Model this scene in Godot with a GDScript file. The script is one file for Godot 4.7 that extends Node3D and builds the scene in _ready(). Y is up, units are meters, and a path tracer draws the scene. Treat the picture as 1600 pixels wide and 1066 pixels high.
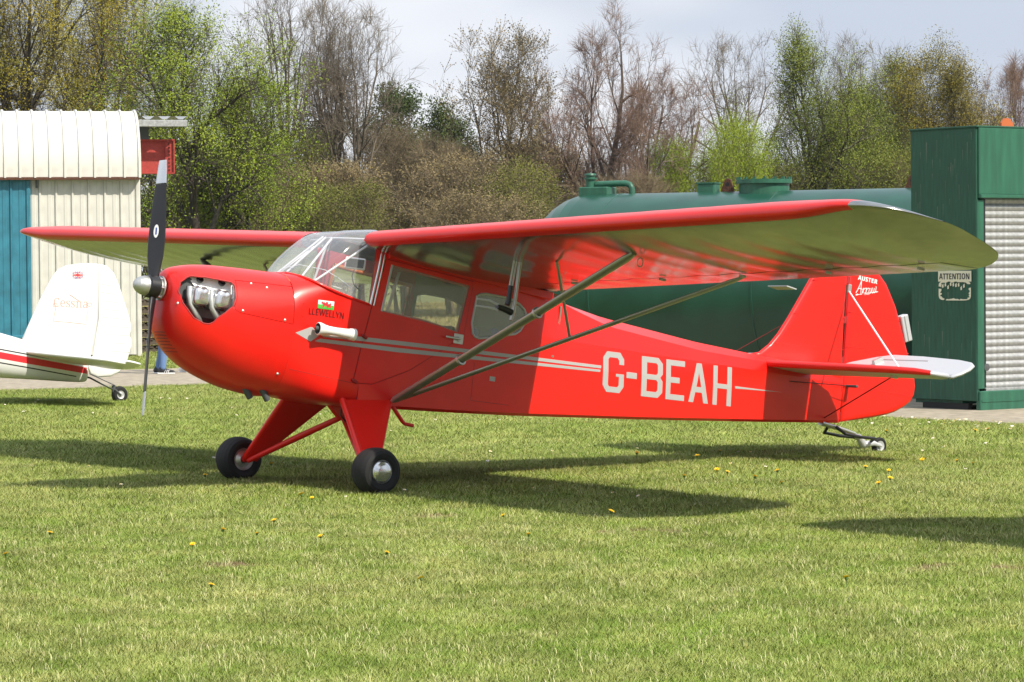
extends Node3D
# A red high-wing light aeroplane parked on an airfield lawn.
# Metres, y up. The aeroplane's heading is -x, its port side faces +z.

class MB:
	var v := PackedVector3Array()
	var n := PackedVector3Array()
	var c := PackedColorArray()
	var uv := PackedVector2Array()
	var col := Color(1, 1, 1)
	func tri(a: Vector3, b: Vector3, d: Vector3, na: Vector3, nb: Vector3, nd: Vector3) -> void:
		if (d - a).cross(b - a).dot(na + nb + nd) < 0.0:
			v.append_array([a, d, b]); n.append_array([na, nd, nb])
		else:
			v.append_array([a, b, d]); n.append_array([na, nb, nd])
		c.append_array([col, col, col])
	func ftri(a: Vector3, b: Vector3, d: Vector3, hint := Vector3.ZERO) -> void:
		var m := (d - a).cross(b - a).normalized()
		if hint != Vector3.ZERO and m.dot(hint) < 0.0: m = -m
		tri(a, b, d, m, m, m)
	func quad(a: Vector3, b: Vector3, d: Vector3, e: Vector3, hint := Vector3.ZERO) -> void:
		var m := (d - a).cross(b - a)
		if m.length() < 1e-12: m = (e - a).cross(d - a)
		m = m.normalized()
		if hint != Vector3.ZERO and m.dot(hint) < 0.0: m = -m
		tri(a, b, d, m, m, m); tri(a, d, e, m, m, m)
	func box(at: Vector3, size: Vector3, basis := Basis(), bevel := 0.0) -> void:
		var h := size / 2.0
		var b := minf(bevel, minf(h.x, minf(h.y, h.z)) * 0.9)
		for ax in 3:
			for s in [-1.0, 1.0]:
				var u := (ax + 1) % 3
				var w := (ax + 2) % 3
				var p := []
				for q in [[-1, -1], [1, -1], [1, 1], [-1, 1]]:
					var t := Vector3()
					t[ax] = s * h[ax]; t[u] = q[0] * (h[u] - b); t[w] = q[1] * (h[w] - b)
					p.append(at + basis * t)
				var hint := Vector3(); hint[ax] = s
				quad(p[0], p[1], p[2], p[3], basis * hint)
		if b > 0.0:
			for ax in 3:
				var u := (ax + 1) % 3
				var w := (ax + 2) % 3
				for s in [-1.0, 1.0]:
					for r in [-1.0, 1.0]:
						var p := []
						for q in [[-1, 0], [1, 0], [1, 1], [-1, 1]]:
							var t := Vector3()
							t[ax] = q[0] * (h[ax] - b)
							t[u] = s * (h[u] - (b if q[1] else 0.0)); t[w] = r * (h[w] - (0.0 if q[1] else b))
							p.append(at + basis * t)
						var hint := Vector3(); hint[u] = s; hint[w] = r
						quad(p[0], p[1], p[2], p[3], basis * hint)
			for sx in [-1.0, 1.0]:
				for sy in [-1.0, 1.0]:
					for sz in [-1.0, 1.0]:
						ftri(at + basis * Vector3(sx * h.x, sy * (h.y - b), sz * (h.z - b)), at + basis * Vector3(sx * (h.x - b), sy * h.y, sz * (h.z - b)), at + basis * Vector3(sx * (h.x - b), sy * (h.y - b), sz * h.z), basis * Vector3(sx, sy, sz))
	# a tube through points, with a radius at each
	func tube(p: Array, r: Array, sides := 8, cap := true, squash := 1.0, up := Vector3.UP) -> void:
		var rows := []
		var prev_u := Vector3.ZERO
		for i in p.size():
			var d: Vector3 = (p[mini(i + 1, p.size() - 1)] - p[maxi(i - 1, 0)]).normalized()
			var u := up - d * up.dot(d)
			if prev_u != Vector3.ZERO: u = prev_u - d * prev_u.dot(d)
			if u.length() < 0.05: u = Vector3.RIGHT - d * d.x
			if u.length() < 0.05: u = Vector3.BACK - d * d.z
			u = u.normalized(); prev_u = u
			var w := d.cross(u)
			var row := []
			var rad: float = r[mini(i, r.size() - 1)]
			for k in sides:
				var a := TAU * k / sides
				row.append([p[i] + (u * cos(a) + w * sin(a) * squash) * rad, (u * cos(a) * squash + w * sin(a)).normalized()])
			rows.append(row)
		for i in rows.size() - 1:
			for k in sides:
				var A: Array = rows[i][k]; var B: Array = rows[i][(k + 1) % sides]; var D: Array = rows[i + 1][(k + 1) % sides]; var E: Array = rows[i + 1][k]
				tri(A[0], B[0], D[0], A[1], B[1], D[1]); tri(A[0], D[0], E[0], A[1], D[1], E[1])
		if cap:
			for e in [0, rows.size() - 1]:
				var d: Vector3 = (p[0] - p[1]) if e == 0 else (p[e] - p[e - 1])
				for k in sides:
					ftri(p[e], rows[e][k][0], rows[e][(k + 1) % sides][0], d)
	# a profile of [distance along axis, radius] turned about an axis
	func lathe(at: Vector3, axis: Vector3, prof: Array, sides := 24, squash := 1.0) -> void:
		var d := axis.normalized()
		var u := d.cross(Vector3.UP if absf(d.y) < 0.9 else Vector3.RIGHT).normalized()
		var w := d.cross(u)
		for i in prof.size() - 1:
			var p: Array = prof[i]; var q: Array = prof[i + 1]
			var t := Vector2(q[0] - p[0], q[1] - p[1])
			if t.length() < 1e-9: continue
			t = t.normalized()
			var flat := Vector2(-t.y, t.x)
			for k in sides:
				var a := TAU * k / sides; var b := TAU * (k + 1) / sides
				var ra := u * cos(a) + w * sin(a) * squash; var rb := u * cos(b) + w * sin(b) * squash
				var ha := (d * flat.x + ra * flat.y).normalized(); var hb := (d * flat.x + rb * flat.y).normalized()
				var A: Vector3 = at + d * p[0] + ra * p[1]; var B: Vector3 = at + d * p[0] + rb * p[1]
				var D: Vector3 = at + d * q[0] + rb * q[1]; var E: Vector3 = at + d * q[0] + ra * q[1]
				if q[1] > 1e-6: tri(A, D, E, ha, hb, ha)
				if p[1] > 1e-6: tri(A, B, D, ha, hb, hb)
	# a sheet of points with smooth normals; sgn turns the normals over; cols: flat across the section
	func grid(P: Array, sgn := 1.0, flat_across := false, closed := false) -> void:
		var R := P.size(); var C: int = P[0].size()
		var nrm := []
		for i in R:
			var row := []
			for j in C:
				var j0 := j - 1; var j1 := j + 1
				if closed: j0 = (j0 + C) % C; j1 = j1 % C
				else: j0 = maxi(j0, 0); j1 = mini(j1, C - 1)
				var du: Vector3 = P[mini(i + 1, R - 1)][j] - P[maxi(i - 1, 0)][j]
				var dv: Vector3 = P[i][j1] - P[i][j0]
				row.append(du.cross(dv).normalized() * sgn)
			nrm.append(row)
		for i in R - 1:
			for j in (C if closed else C - 1):
				var k := (j + 1) % C
				var a: Vector3 = P[i][j]; var b: Vector3 = P[i][k]; var d: Vector3 = P[i + 1][k]; var e: Vector3 = P[i + 1][j]
				if flat_across:
					var na: Vector3 = ((P[mini(i + 1, R - 1)][j] - P[maxi(i - 1, 0)][j]).cross(b - a)).normalized() * sgn
					var ne: Vector3 = ((P[mini(i + 2, R - 1)][j] - P[i][j]).cross(d - e)).normalized() * sgn
					if na.length() < 0.5: na = ne
					if ne.length() < 0.5: ne = na
					tri(a, b, d, na, na, ne); tri(a, d, e, na, ne, ne)
				else:
					tri(a, b, d, nrm[i][j], nrm[i][k], nrm[i + 1][k]); tri(a, d, e, nrm[i][j], nrm[i + 1][k], nrm[i + 1][j])
	# a flat polygon in the xy plane between z0 and z1
	func slab(poly: PackedVector2Array, z0: float, z1: float, bev := 0.0) -> void:
		var idx := Geometry2D.triangulate_polygon(poly)
		for s in [[z1, 1.0], [z0, -1.0]]:
			for t in range(0, idx.size(), 3):
				var q := [poly[idx[t]], poly[idx[t + 1]], poly[idx[t + 2]]]
				ftri(Vector3(q[0].x, q[0].y, s[0]), Vector3(q[1].x, q[1].y, s[0]), Vector3(q[2].x, q[2].y, s[0]), Vector3(0, 0, s[1]))
		var out := 1.0 if Geometry2D.is_polygon_clockwise(poly) else -1.0
		for i in poly.size():
			var a := poly[i]; var b := poly[(i + 1) % poly.size()]
			var m := (b - a).orthogonal() * -out
			quad(Vector3(a.x, a.y, z0), Vector3(b.x, b.y, z0), Vector3(b.x, b.y, z1), Vector3(a.x, a.y, z1), Vector3(m.x, m.y, 0))
	func moved(t: Transform3D, from := 0) -> void:
		for i in range(from, v.size()):
			v[i] = t * v[i]; n[i] = (t.basis * n[i]).normalized()
		if t.basis.determinant() < 0.0:
			for i in range(from, v.size(), 3):
				var a := v[i + 1]; v[i + 1] = v[i + 2]; v[i + 2] = a
				a = n[i + 1]; n[i + 1] = n[i + 2]; n[i + 2] = a
	func add(o: MB) -> void:
		v.append_array(o.v); n.append_array(o.n); c.append_array(o.c)
	# the part inside (or outside) a polygon of the xy plane, of the triangles on one side
	func clip(poly: PackedVector2Array, side: float, inside: bool) -> MB:
		var o := MB.new()
		var lo := poly[0]; var hi := poly[0]
		for q in poly: lo = lo.min(q); hi = hi.max(q)
		for t in range(0, v.size(), 3):
			var a := Vector2(v[t].x, v[t].y); var b := Vector2(v[t + 1].x, v[t + 1].y); var d := Vector2(v[t + 2].x, v[t + 2].y)
			var far := maxf(a.x, maxf(b.x, d.x)) < lo.x or minf(a.x, minf(b.x, d.x)) > hi.x or maxf(a.y, maxf(b.y, d.y)) < lo.y or minf(a.y, minf(b.y, d.y)) > hi.y
			var area := (b - a).cross(d - a)
			var z := v[t].z + v[t + 1].z + v[t + 2].z
			if far or z * side < 0.0 or absf(area) < 1e-9:
				var keep := not inside
				if not far and z * side >= 0.0: keep = Geometry2D.is_point_in_polygon((a + b + d) / 3.0, poly) == inside
				if keep:
					for k in 3: o.v.append(v[t + k]); o.n.append(n[t + k]); o.c.append(c[t + k])
				continue
			var q := PackedVector2Array([a, b, d])
			for piece in (Geometry2D.intersect_polygons(q, poly) if inside else Geometry2D.clip_polygons(q, poly)):
				var idx := Geometry2D.triangulate_polygon(piece)
				for k in range(0, idx.size(), 3):
					var vv := []; var nn := []
					for m in 3:
						var p: Vector2 = piece[idx[k + m]]
						var wb := (p - a).cross(d - a) / area; var wd := (b - a).cross(p - a) / area
						vv.append(v[t] * (1.0 - wb - wd) + v[t + 1] * wb + v[t + 2] * wd)
						nn.append((n[t] * (1.0 - wb - wd) + n[t + 1] * wb + n[t + 2] * wd).normalized())
					o.col = c[t]
					o.tri(vv[0], vv[1], vv[2], nn[0], nn[1], nn[2])
		return o
	func inflate(d: float) -> MB:
		var o := MB.new()
		o.add(self)
		for i in o.v.size(): o.v[i] += o.n[i] * d
		return o
	func mesh() -> ArrayMesh:
		var arr := []
		arr.resize(Mesh.ARRAY_MAX)
		arr[Mesh.ARRAY_VERTEX] = v; arr[Mesh.ARRAY_NORMAL] = n; arr[Mesh.ARRAY_COLOR] = c
		if uv.size() == v.size(): arr[Mesh.ARRAY_TEX_UV] = uv
		var m := ArrayMesh.new()
		if v.size() > 0: m.add_surface_from_arrays(Mesh.PRIMITIVE_TRIANGLES, arr)
		return m

var M := {}
var taken := {}

func numbered(called: String) -> String:
	var k: int = taken.get(called, 0)
	taken[called] = k + 1
	return called if k == 0 else "%s_%03d" % [called, k]

func tag(o: Node, label: String, category: String, group := "") -> Node:
	o.set_meta("label", label); o.set_meta("category", category)
	if group: o.set_meta("group", group)
	return o

func thing(called: String, label: String, category: String, at := Vector3.ZERO, group := "") -> Node3D:
	var o := Node3D.new()
	o.name = numbered(called); add_child(o); o.position = at
	tag(o, label, category, group)
	return o

func part(called: String, mb: MB, m: Material, parent: Node, label := "") -> MeshInstance3D:
	return put(called, mb.mesh(), m, parent, label)

func put(called: String, mesh: Mesh, m: Material, parent: Node, label := "") -> MeshInstance3D:
	var o := MeshInstance3D.new()
	o.mesh = mesh; o.material_override = m
	if parent == self: o.name = numbered(called)
	else:
		var k := 0; var nm := called
		while parent.has_node(nm): k += 1; nm = "%s_%03d" % [called, k]
		o.name = nm
	parent.add_child(o, true)
	if label: o.set_meta("label", label)
	return o

func structure(called: String, mb: MB, m: Material) -> MeshInstance3D:
	var o := part(called, mb, m, self)
	o.set_meta("kind", "structure")
	return o

func swarm(called: String, mesh: Mesh, m: Material, buf: PackedFloat32Array, parent: Node) -> MultiMeshInstance3D:
	var mm := MultiMesh.new()
	mm.transform_format = MultiMesh.TRANSFORM_3D
	mm.use_colors = true
	mm.mesh = mesh
	mm.instance_count = buf.size() / 16
	mm.buffer = buf
	var o := MultiMeshInstance3D.new()
	o.multimesh = mm; o.material_override = m
	o.name = numbered(called) if parent == self else called
	parent.add_child(o, true)
	o.set_meta("kind", "stuff")
	return o

func push(buf: PackedFloat32Array, b: Basis, o: Vector3, c: Color) -> void:
	buf.append_array([b.x.x, b.y.x, b.z.x, o.x, b.x.y, b.y.y, b.z.y, o.y, b.x.z, b.y.z, b.z.z, o.z, c.r, c.g, c.b, 1.0])

func lin(r: float, g: float, b: float) -> Color:
	return Color(r, g, b).linear_to_srgb()

func noise_tex(seed_: int, freq: float, lo: Color, hi: Color, size := 512, octaves := 4) -> NoiseTexture2D:
	var f := FastNoiseLite.new()
	f.seed = seed_; f.frequency = freq; f.fractal_octaves = octaves
	var t := NoiseTexture2D.new()
	t.width = size; t.height = size; t.seamless = true; t.noise = f
	var g := Gradient.new()
	g.set_color(0, lo); g.set_color(1, hi)
	t.color_ramp = g
	return t

func mat(name_: String, c: Color, rough := 0.6, metal := 0.0) -> StandardMaterial3D:
	var m := StandardMaterial3D.new()
	m.resource_name = name_
	m.albedo_color = c; m.roughness = rough; m.metallic = metal
	M[name_] = m
	return m

func dirt(m: StandardMaterial3D, seed_: int, freq: float, lo: float, hi: float, scale := 0.5) -> void:
	m.albedo_texture = noise_tex(seed_, freq, Color(lo, lo, lo), Color(hi, hi, hi))
	m.uv1_triplanar = true
	m.uv1_scale = Vector3.ONE * scale

func relief(m: StandardMaterial3D, seed_: int, freq: float, cm: float) -> void:
	m.heightmap_enabled = true
	m.heightmap_scale = cm
	m.heightmap_texture = noise_tex(seed_, freq, Color.BLACK, Color.WHITE)
	m.uv1_triplanar = true

func text_mesh(s: String, font: String, bold: bool, height: float, depth := 0.002) -> ArrayMesh:
	var f := SystemFont.new()
	f.font_names = PackedStringArray([font])
	if bold: f.font_weight = 700
	var t := TextMesh.new()
	t.text = s; t.font = f; t.font_size = 64; t.pixel_size = height / 46.0; t.depth = depth
	var a := ArrayMesh.new()
	var arr := t.get_mesh_arrays() if t.get_surface_count() == 0 else t.surface_get_arrays(0)
	a.add_surface_from_arrays(Mesh.PRIMITIVE_TRIANGLES, arr)
	return a

func pv(a: Array) -> PackedVector2Array:
	var o := PackedVector2Array()
	for q in a: o.append(Vector2(q[0], q[1]))
	return o

# a rounded skin over tapered bones: [from, to, radius, radius]; surface nets
func skin(mb: MB, bones: Array, cell: float, k: float) -> void:
	var lo := Vector3.ONE * 1e9; var hi := -lo
	for b in bones:
		var r := maxf(b[2], b[3]) + k
		lo = lo.min((b[0] as Vector3).min(b[1]) - Vector3.ONE * r); hi = hi.max((b[0] as Vector3).max(b[1]) + Vector3.ONE * r)
	lo -= Vector3.ONE * cell * 2.0; hi += Vector3.ONE * cell * 2.0
	var s := Vector3i(((hi - lo) / cell).ceil()) + Vector3i.ONE
	var f := PackedFloat32Array()
	f.resize(s.x * s.y * s.z); f.fill(1.0)
	for b in bones:
		var pa: Vector3 = b[0]; var pb: Vector3 = b[1]
		var m := maxf(b[2], b[3]) + k + cell * 2.0
		var i0 := Vector3i(((pa.min(pb) - Vector3.ONE * m - lo) / cell).floor()).clamp(Vector3i.ZERO, s - Vector3i.ONE)
		var i1 := Vector3i(((pa.max(pb) + Vector3.ONE * m - lo) / cell).ceil()).clamp(Vector3i.ZERO, s - Vector3i.ONE)
		var ba := pb - pa; var len2 := maxf(ba.length_squared(), 1e-9)
		for z in range(i0.z, i1.z + 1):
			for y in range(i0.y, i1.y + 1):
				for x in range(i0.x, i1.x + 1):
					var p := lo + Vector3(x, y, z) * cell - pa
					var t := clampf(p.dot(ba) / len2, 0.0, 1.0)
					var d: float = (p - ba * t).length() - lerpf(b[2], b[3], t)
					var at := x + s.x * (y + s.y * z)
					var e := f[at]
					var h := maxf(k - absf(d - e), 0.0) / k
					f[at] = minf(d, e) - h * h * k * 0.25
	var vert := {}
	var st := [1, s.x, s.x * s.y]
	for z in s.z - 1:
		for y in s.y - 1:
			for x in s.x - 1:
				var at := x + s.x * (y + s.y * z)
				var mask := 0; var sum := Vector3(); var cnt := 0
				for q in 8:
					if f[at + (q & 1) + ((q >> 1) & 1) * st[1] + (q >> 2) * st[2]] < 0.0: mask |= 1 << q
				if mask == 0 or mask == 255: continue
				for e in [[0, 1], [2, 3], [4, 5], [6, 7], [0, 2], [1, 3], [4, 6], [5, 7], [0, 4], [1, 5], [2, 6], [3, 7]]:
					var A: int = e[0]; var B: int = e[1]
					if ((mask >> A) & 1) == ((mask >> B) & 1): continue
					var fa := f[at + (A & 1) + ((A >> 1) & 1) * st[1] + (A >> 2) * st[2]]
					var fb := f[at + (B & 1) + ((B >> 1) & 1) * st[1] + (B >> 2) * st[2]]
					var t := fa / (fa - fb)
					sum += Vector3(A & 1, (A >> 1) & 1, A >> 2).lerp(Vector3(B & 1, (B >> 1) & 1, B >> 2), t); cnt += 1
				vert[at] = lo + (Vector3(x, y, z) + sum / cnt) * cell
	var nrm := {}
	for at in vert:
		nrm[at] = Vector3(f[at + 1] - f[at], f[at + st[1]] - f[at], f[at + st[2]] - f[at]) + Vector3(f[at + 1 + st[1] + st[2]] - f[at + st[1] + st[2]], f[at + 1 + st[1] + st[2]] - f[at + 1 + st[2]], f[at + 1 + st[1] + st[2]] - f[at + 1 + st[1]])
		nrm[at] = (nrm[at] as Vector3).normalized()
	for at in vert:
		for ax in 3:
			if (f[at] < 0.0) == (f[at + st[ax]] < 0.0): continue
			var u: int = st[(ax + 1) % 3]; var w: int = st[(ax + 2) % 3]
			if not (vert.has(at - u) and vert.has(at - w) and vert.has(at - u - w)): continue
			mb.tri(vert[at], vert[at - u], vert[at - u - w], nrm[at], nrm[at - u], nrm[at - u - w])
			mb.tri(vert[at], vert[at - u - w], vert[at - w], nrm[at], nrm[at - u - w], nrm[at - w])

func _ready() -> void:
	# camera
	var cam := Camera3D.new()
	cam.name = "camera"
	cam.fov = 2.0 * rad_to_deg(atan(533.0 / 4684.73))
	cam.near = 0.1; cam.far = 3000.0
	var yaw := Basis(Vector3.UP, -0.6293); var pit := Basis(Vector3.RIGHT, -0.0248); var rol := Basis(Vector3.BACK, -0.0088)
	cam.transform = Transform3D(yaw * pit * rol, Vector3(-10.363, 1.5995, 18.5919))
	add_child(cam)
	cam.current = true
	# sky and exposure
	var env := Environment.new()
	env.background_mode = Environment.BG_SKY
	env.sky = Sky.new()
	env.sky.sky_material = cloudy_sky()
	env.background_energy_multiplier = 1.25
	env.ambient_light_source = Environment.AMBIENT_SOURCE_SKY
	env.tonemap_mode = Environment.TONE_MAPPER_LINEAR
	env.tonemap_exposure = 1.33
	env.sdfgi_enabled = true; env.ssao_enabled = true; env.ssil_enabled = true
	env.fog_enabled = true
	env.fog_density = 0.00012
	env.fog_light_color = Color(0.86, 0.9, 0.96)
	var we := WorldEnvironment.new()
	we.name = "world_environment"; we.environment = env
	add_child(we)
	# sun, high over the camera's right shoulder
	var sun := DirectionalLight3D.new()
	sun.name = "sun"
	sun.light_energy = 1.5
	sun.light_color = Color(1.0, 0.965, 0.9)
	sun.light_angular_distance = 0.5
	sun.shadow_enabled = true
	add_child(sun)
	sun.look_at_from_position(Vector3(0.21, 1.0, 0.97) * 10.0, Vector3.ZERO)
	materials()
	setting()
	hangar()
	canopy()
	tank()
	kiosk()
	woods()
	light_aeroplane()
	neighbour()
	white_aeroplane()
	people()
	lawn()
	flowers()

func cloudy_sky() -> PanoramaSkyMaterial:
	var w := 1536; var h := 768
	var f := FastNoiseLite.new()
	f.seed = 11; f.frequency = 1.6; f.fractal_octaves = 5; f.fractal_gain = 0.55
	var g := FastNoiseLite.new()
	g.seed = 4; g.frequency = 5.0; g.fractal_octaves = 4
	var data := PackedFloat32Array()
	data.resize(w * h * 3)
	var at := 0
	for j in h:
		var up := PI / 2.0 - (j + 0.5) / h * PI
		var y := sin(up); var cy := cos(up)
		for i in w:
			var r := 0.55; var gg := 0.58; var b := 0.62
			if y > -0.02:
				var az := ((i + 0.5) / w - 0.5) * TAU
				var p := Vector3(sin(az) * cy, y * 3.2, -cos(az) * cy)
				var t := f.get_noise_3dv(p) * 1.5 + g.get_noise_3dv(p) * 0.45
				var lift := lerpf(1.0, 1.55, clampf(y, 0.0, 1.0))      # overhead cloud, out of view, made brighter than low cloud to lift ambient light
				var white := smoothstep(-0.15, 0.55, t)
				var blue := smoothstep(0.1, 0.7, -t) * smoothstep(0.05, 0.5, y) * 0.8
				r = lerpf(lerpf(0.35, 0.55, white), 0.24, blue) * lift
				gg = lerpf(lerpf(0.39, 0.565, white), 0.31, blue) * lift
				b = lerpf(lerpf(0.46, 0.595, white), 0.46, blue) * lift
			data[at] = r; data[at + 1] = gg; data[at + 2] = b
			at += 3
	var m := PanoramaSkyMaterial.new()
	m.panorama = ImageTexture.create_from_image(Image.create_from_data(w, h, false, Image.FORMAT_RGBF, data.to_byte_array()))
	return m

func materials() -> void:
	var red := mat("red_paint", lin(0.78, 0.012, 0.007), 0.34)
	red.metallic_specular = 0.4
	red.clearcoat_enabled = true; red.clearcoat = 0.28; red.clearcoat_roughness = 0.12
	red.albedo_texture = noise_tex(5, 0.006, Color(0.93, 0.93, 0.93), Color(1, 1, 1)); red.uv1_triplanar = true; red.uv1_scale = Vector3.ONE * 0.7
	mat("red_dark", lin(0.30, 0.010, 0.010), 0.6)
	var lining := mat("crimson_lining", lin(0.30, 0.012, 0.03), 0.8)
	lining.resource_name = "crimson_lining"
	mat("grey_lining", lin(0.16, 0.16, 0.12), 0.9)
	mat("orange_wood", lin(0.42, 0.12, 0.035), 0.5)
	var silver := mat("silver_dope", lin(0.38, 0.385, 0.36), 0.18, 0.93)
	dirt(silver, 21, 0.02, 0.86, 1.0, 0.6)
	mat("silver_panel", lin(0.47, 0.48, 0.50), 0.45, 0.25)
	mat("silver_letter", lin(0.40, 0.385, 0.38), 0.5, 0.1)
	mat("bright_metal", lin(0.72, 0.72, 0.72), 0.22, 0.9)
	mat("cast_metal", lin(0.52, 0.52, 0.50), 0.42, 0.85)
	mat("strut_silver", lin(0.42, 0.42, 0.38), 0.35, 0.7)
	mat("white_paint", lin(0.80, 0.80, 0.80), 0.35)
	mat("white_tube", lin(0.55, 0.56, 0.58), 0.4)
	mat("black_paint", lin(0.012, 0.012, 0.014), 0.35)
	mat("black_void", lin(0.01, 0.01, 0.01), 0.8)
	var rub := mat("rubber", lin(0.011, 0.011, 0.012), 0.8)
	dirt(rub, 8, 0.03, 0.7, 1.0, 3.0)
	mat("dark_cloth", lin(0.03, 0.03, 0.035), 0.9)
	mat("grey_trim", lin(0.07, 0.075, 0.08), 0.8)
	mat("tan_cloth", lin(0.35, 0.30, 0.24), 0.9)
	mat("lettering_maroon", lin(0.06, 0.003, 0.006), 0.5)
	mat("flag_green", lin(0.05, 0.42, 0.05), 0.5)
	mat("flag_red", lin(0.62, 0.02, 0.03), 0.5)
	mat("flag_blue", lin(0.03, 0.06, 0.32), 0.5)
	mat("yellow_print", lin(0.7, 0.5, 0.03), 0.5)
	var glass := mat("clear_screen", Color(0.96, 0.98, 1.0, 0.06), 0.06)
	glass.transparency = BaseMaterial3D.TRANSPARENCY_ALPHA
	var hazy := mat("scuffed_screen", Color(0.93, 0.95, 0.97, 0.16), 0.1)
	hazy.transparency = BaseMaterial3D.TRANSPARENCY_ALPHA
	var hz := mat("hazed_screen", Color(0.95, 0.97, 1.0, 0.11), 0.08)
	hz.transparency = BaseMaterial3D.TRANSPARENCY_ALPHA
	# buildings
	var cream := mat("cream_sheet", lin(0.60, 0.59, 0.54), 0.5)
	dirt(cream, 31, 0.015, 0.92, 1.0, 0.4)
	var blue := mat("blue_sheet", lin(0.035, 0.21, 0.30), 0.45)
	dirt(blue, 32, 0.015, 0.8, 1.0, 0.4)
	var green := mat("green_paint", lin(0.026, 0.135, 0.080), 0.45)
	dirt(green, 33, 0.012, 0.8, 1.0, 0.5)
	green.uv1_scale = Vector3(1.6, 0.2, 1.6)
	var green2 := mat("weathered_green", lin(0.014, 0.10, 0.058), 0.6)
	dirt(green2, 34, 0.02, 0.72, 1.0, 0.8)
	green2.uv1_scale = Vector3(2.2, 0.25, 2.2)
	var tankm := mat("tank_green", lin(0.015, 0.085, 0.055), 0.30)
	dirt(tankm, 35, 0.01, 0.75, 1.0, 0.3)
	var galv := mat("galvanised", lin(0.50, 0.51, 0.51), 0.45, 0.45)
	dirt(galv, 36, 0.03, 0.75, 1.0, 1.0)
	var rust := mat("rusty_steel", lin(0.16, 0.06, 0.03), 0.85)
	dirt(rust, 37, 0.03, 0.5, 1.0, 2.0)
	var ox := mat("red_oxide", lin(0.42, 0.045, 0.035), 0.6)
	dirt(ox, 38, 0.03, 0.8, 1.0, 1.0)
	mat("sign_cream", lin(0.72, 0.68, 0.52), 0.6)
	var pal := mat("old_wood", lin(0.14, 0.11, 0.08), 0.9)
	dirt(pal, 39, 0.04, 0.6, 1.0, 2.0)
	# ground
	var soil := mat("lawn_soil", lin(0.24, 0.25, 0.075), 0.95)
	soil.albedo_texture = noise_tex(41, 0.02, Color(0.55, 0.6, 0.55), Color(1.0, 1.0, 0.95))
	soil.uv1_triplanar = true; soil.uv1_world_triplanar = true; soil.uv1_scale = Vector3.ONE * 0.25
	relief(soil, 42, 0.05, 2.0)
	var conc := mat("pale_concrete", lin(0.42, 0.36, 0.27), 0.9)
	conc.albedo_texture = noise_tex(43, 0.03, Color(0.72, 0.72, 0.72), Color(1, 1, 1), 512, 6)
	conc.uv1_triplanar = true; conc.uv1_world_triplanar = true; conc.uv1_scale = Vector3.ONE * 0.3
	var bl := mat("blade", Color(1, 1, 1), 0.55)
	bl.metallic_specular = 0.25
	bl.vertex_color_use_as_albedo = true
	bl.backlight_enabled = true; bl.backlight = Color(0.25, 0.3, 0.1)
	var lf := mat("leaf", Color(1, 1, 1), 0.8)
	lf.vertex_color_use_as_albedo = true
	lf.metallic_specular = 0.15
	lf.backlight_enabled = true; lf.backlight = Color(0.3, 0.35, 0.1)
	var bk := mat("bark", Color(1, 1, 1), 0.9)
	bk.vertex_color_use_as_albedo = true
	var pet := mat("petal", Color(1, 1, 1), 0.6)
	pet.vertex_color_use_as_albedo = true
	mat("skin_tone", lin(0.48, 0.28, 0.19), 0.6)
	mat("denim", lin(0.11, 0.19, 0.36), 0.9)
	mat("hair_brown", lin(0.05, 0.03, 0.02), 0.8)
	mat("navy_cloth", lin(0.02, 0.025, 0.06), 0.9)

const RIGHT := Vector3(0.8083, 0.0, 0.5887)
const FWD := Vector3(0.5887, 0.0, -0.8083)

func setting() -> void:
	var g := MB.new()
	g.quad(Vector3(-700, 0, -700), Vector3(700, 0, -700), Vector3(700, 0, 700), Vector3(-700, 0, 700), Vector3.UP)
	structure("ground", g, M.lawn_soil)
	# taxiway behind the lawn
	var p := MB.new()
	var a := Vector3(-60, 0.006, -24.6); var b := Vector3(11.0, 0.006, -17.2); var d := Vector3(80, 0.006, -10.0)
	var back := Vector3(-0.72, 0, -6.9)
	p.quad(a, b, b + back, a + back, Vector3.UP)
	p.quad(b, d, d + back, b + back, Vector3.UP)
	structure("path", p, M.pale_concrete)
	var s := MB.new()
	s.box(Vector3(19.5, 0.0, -6.0), Vector3(17.2, 0.05, 8.6), Basis(), 0.01)
	structure("pavement", s, M.pale_concrete)

# ---------------------------------------------------------------- buildings
func ribbed(width: float, low: float, high: float) -> MB:
	# one sheet of profiled steel in its own frame: x along, y up, z out
	var m := MB.new()
	var pr := [[0.0, 0.0], [width * 0.36, 0.0], [width * 0.40, 0.008], [width * 0.60, 0.008], [width * 0.64, 0.0], [width - 0.055, 0.0], [width - 0.042, 0.032], [width - 0.014, 0.032], [width, 0.0]]
	for i in pr.size() - 1:
		m.quad(Vector3(pr[i][0], low, pr[i][1]), Vector3(pr[i + 1][0], low, pr[i + 1][1]), Vector3(pr[i + 1][0], high, pr[i + 1][1]), Vector3(pr[i][0], high, pr[i][1]), Vector3.BACK)
	return m

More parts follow.
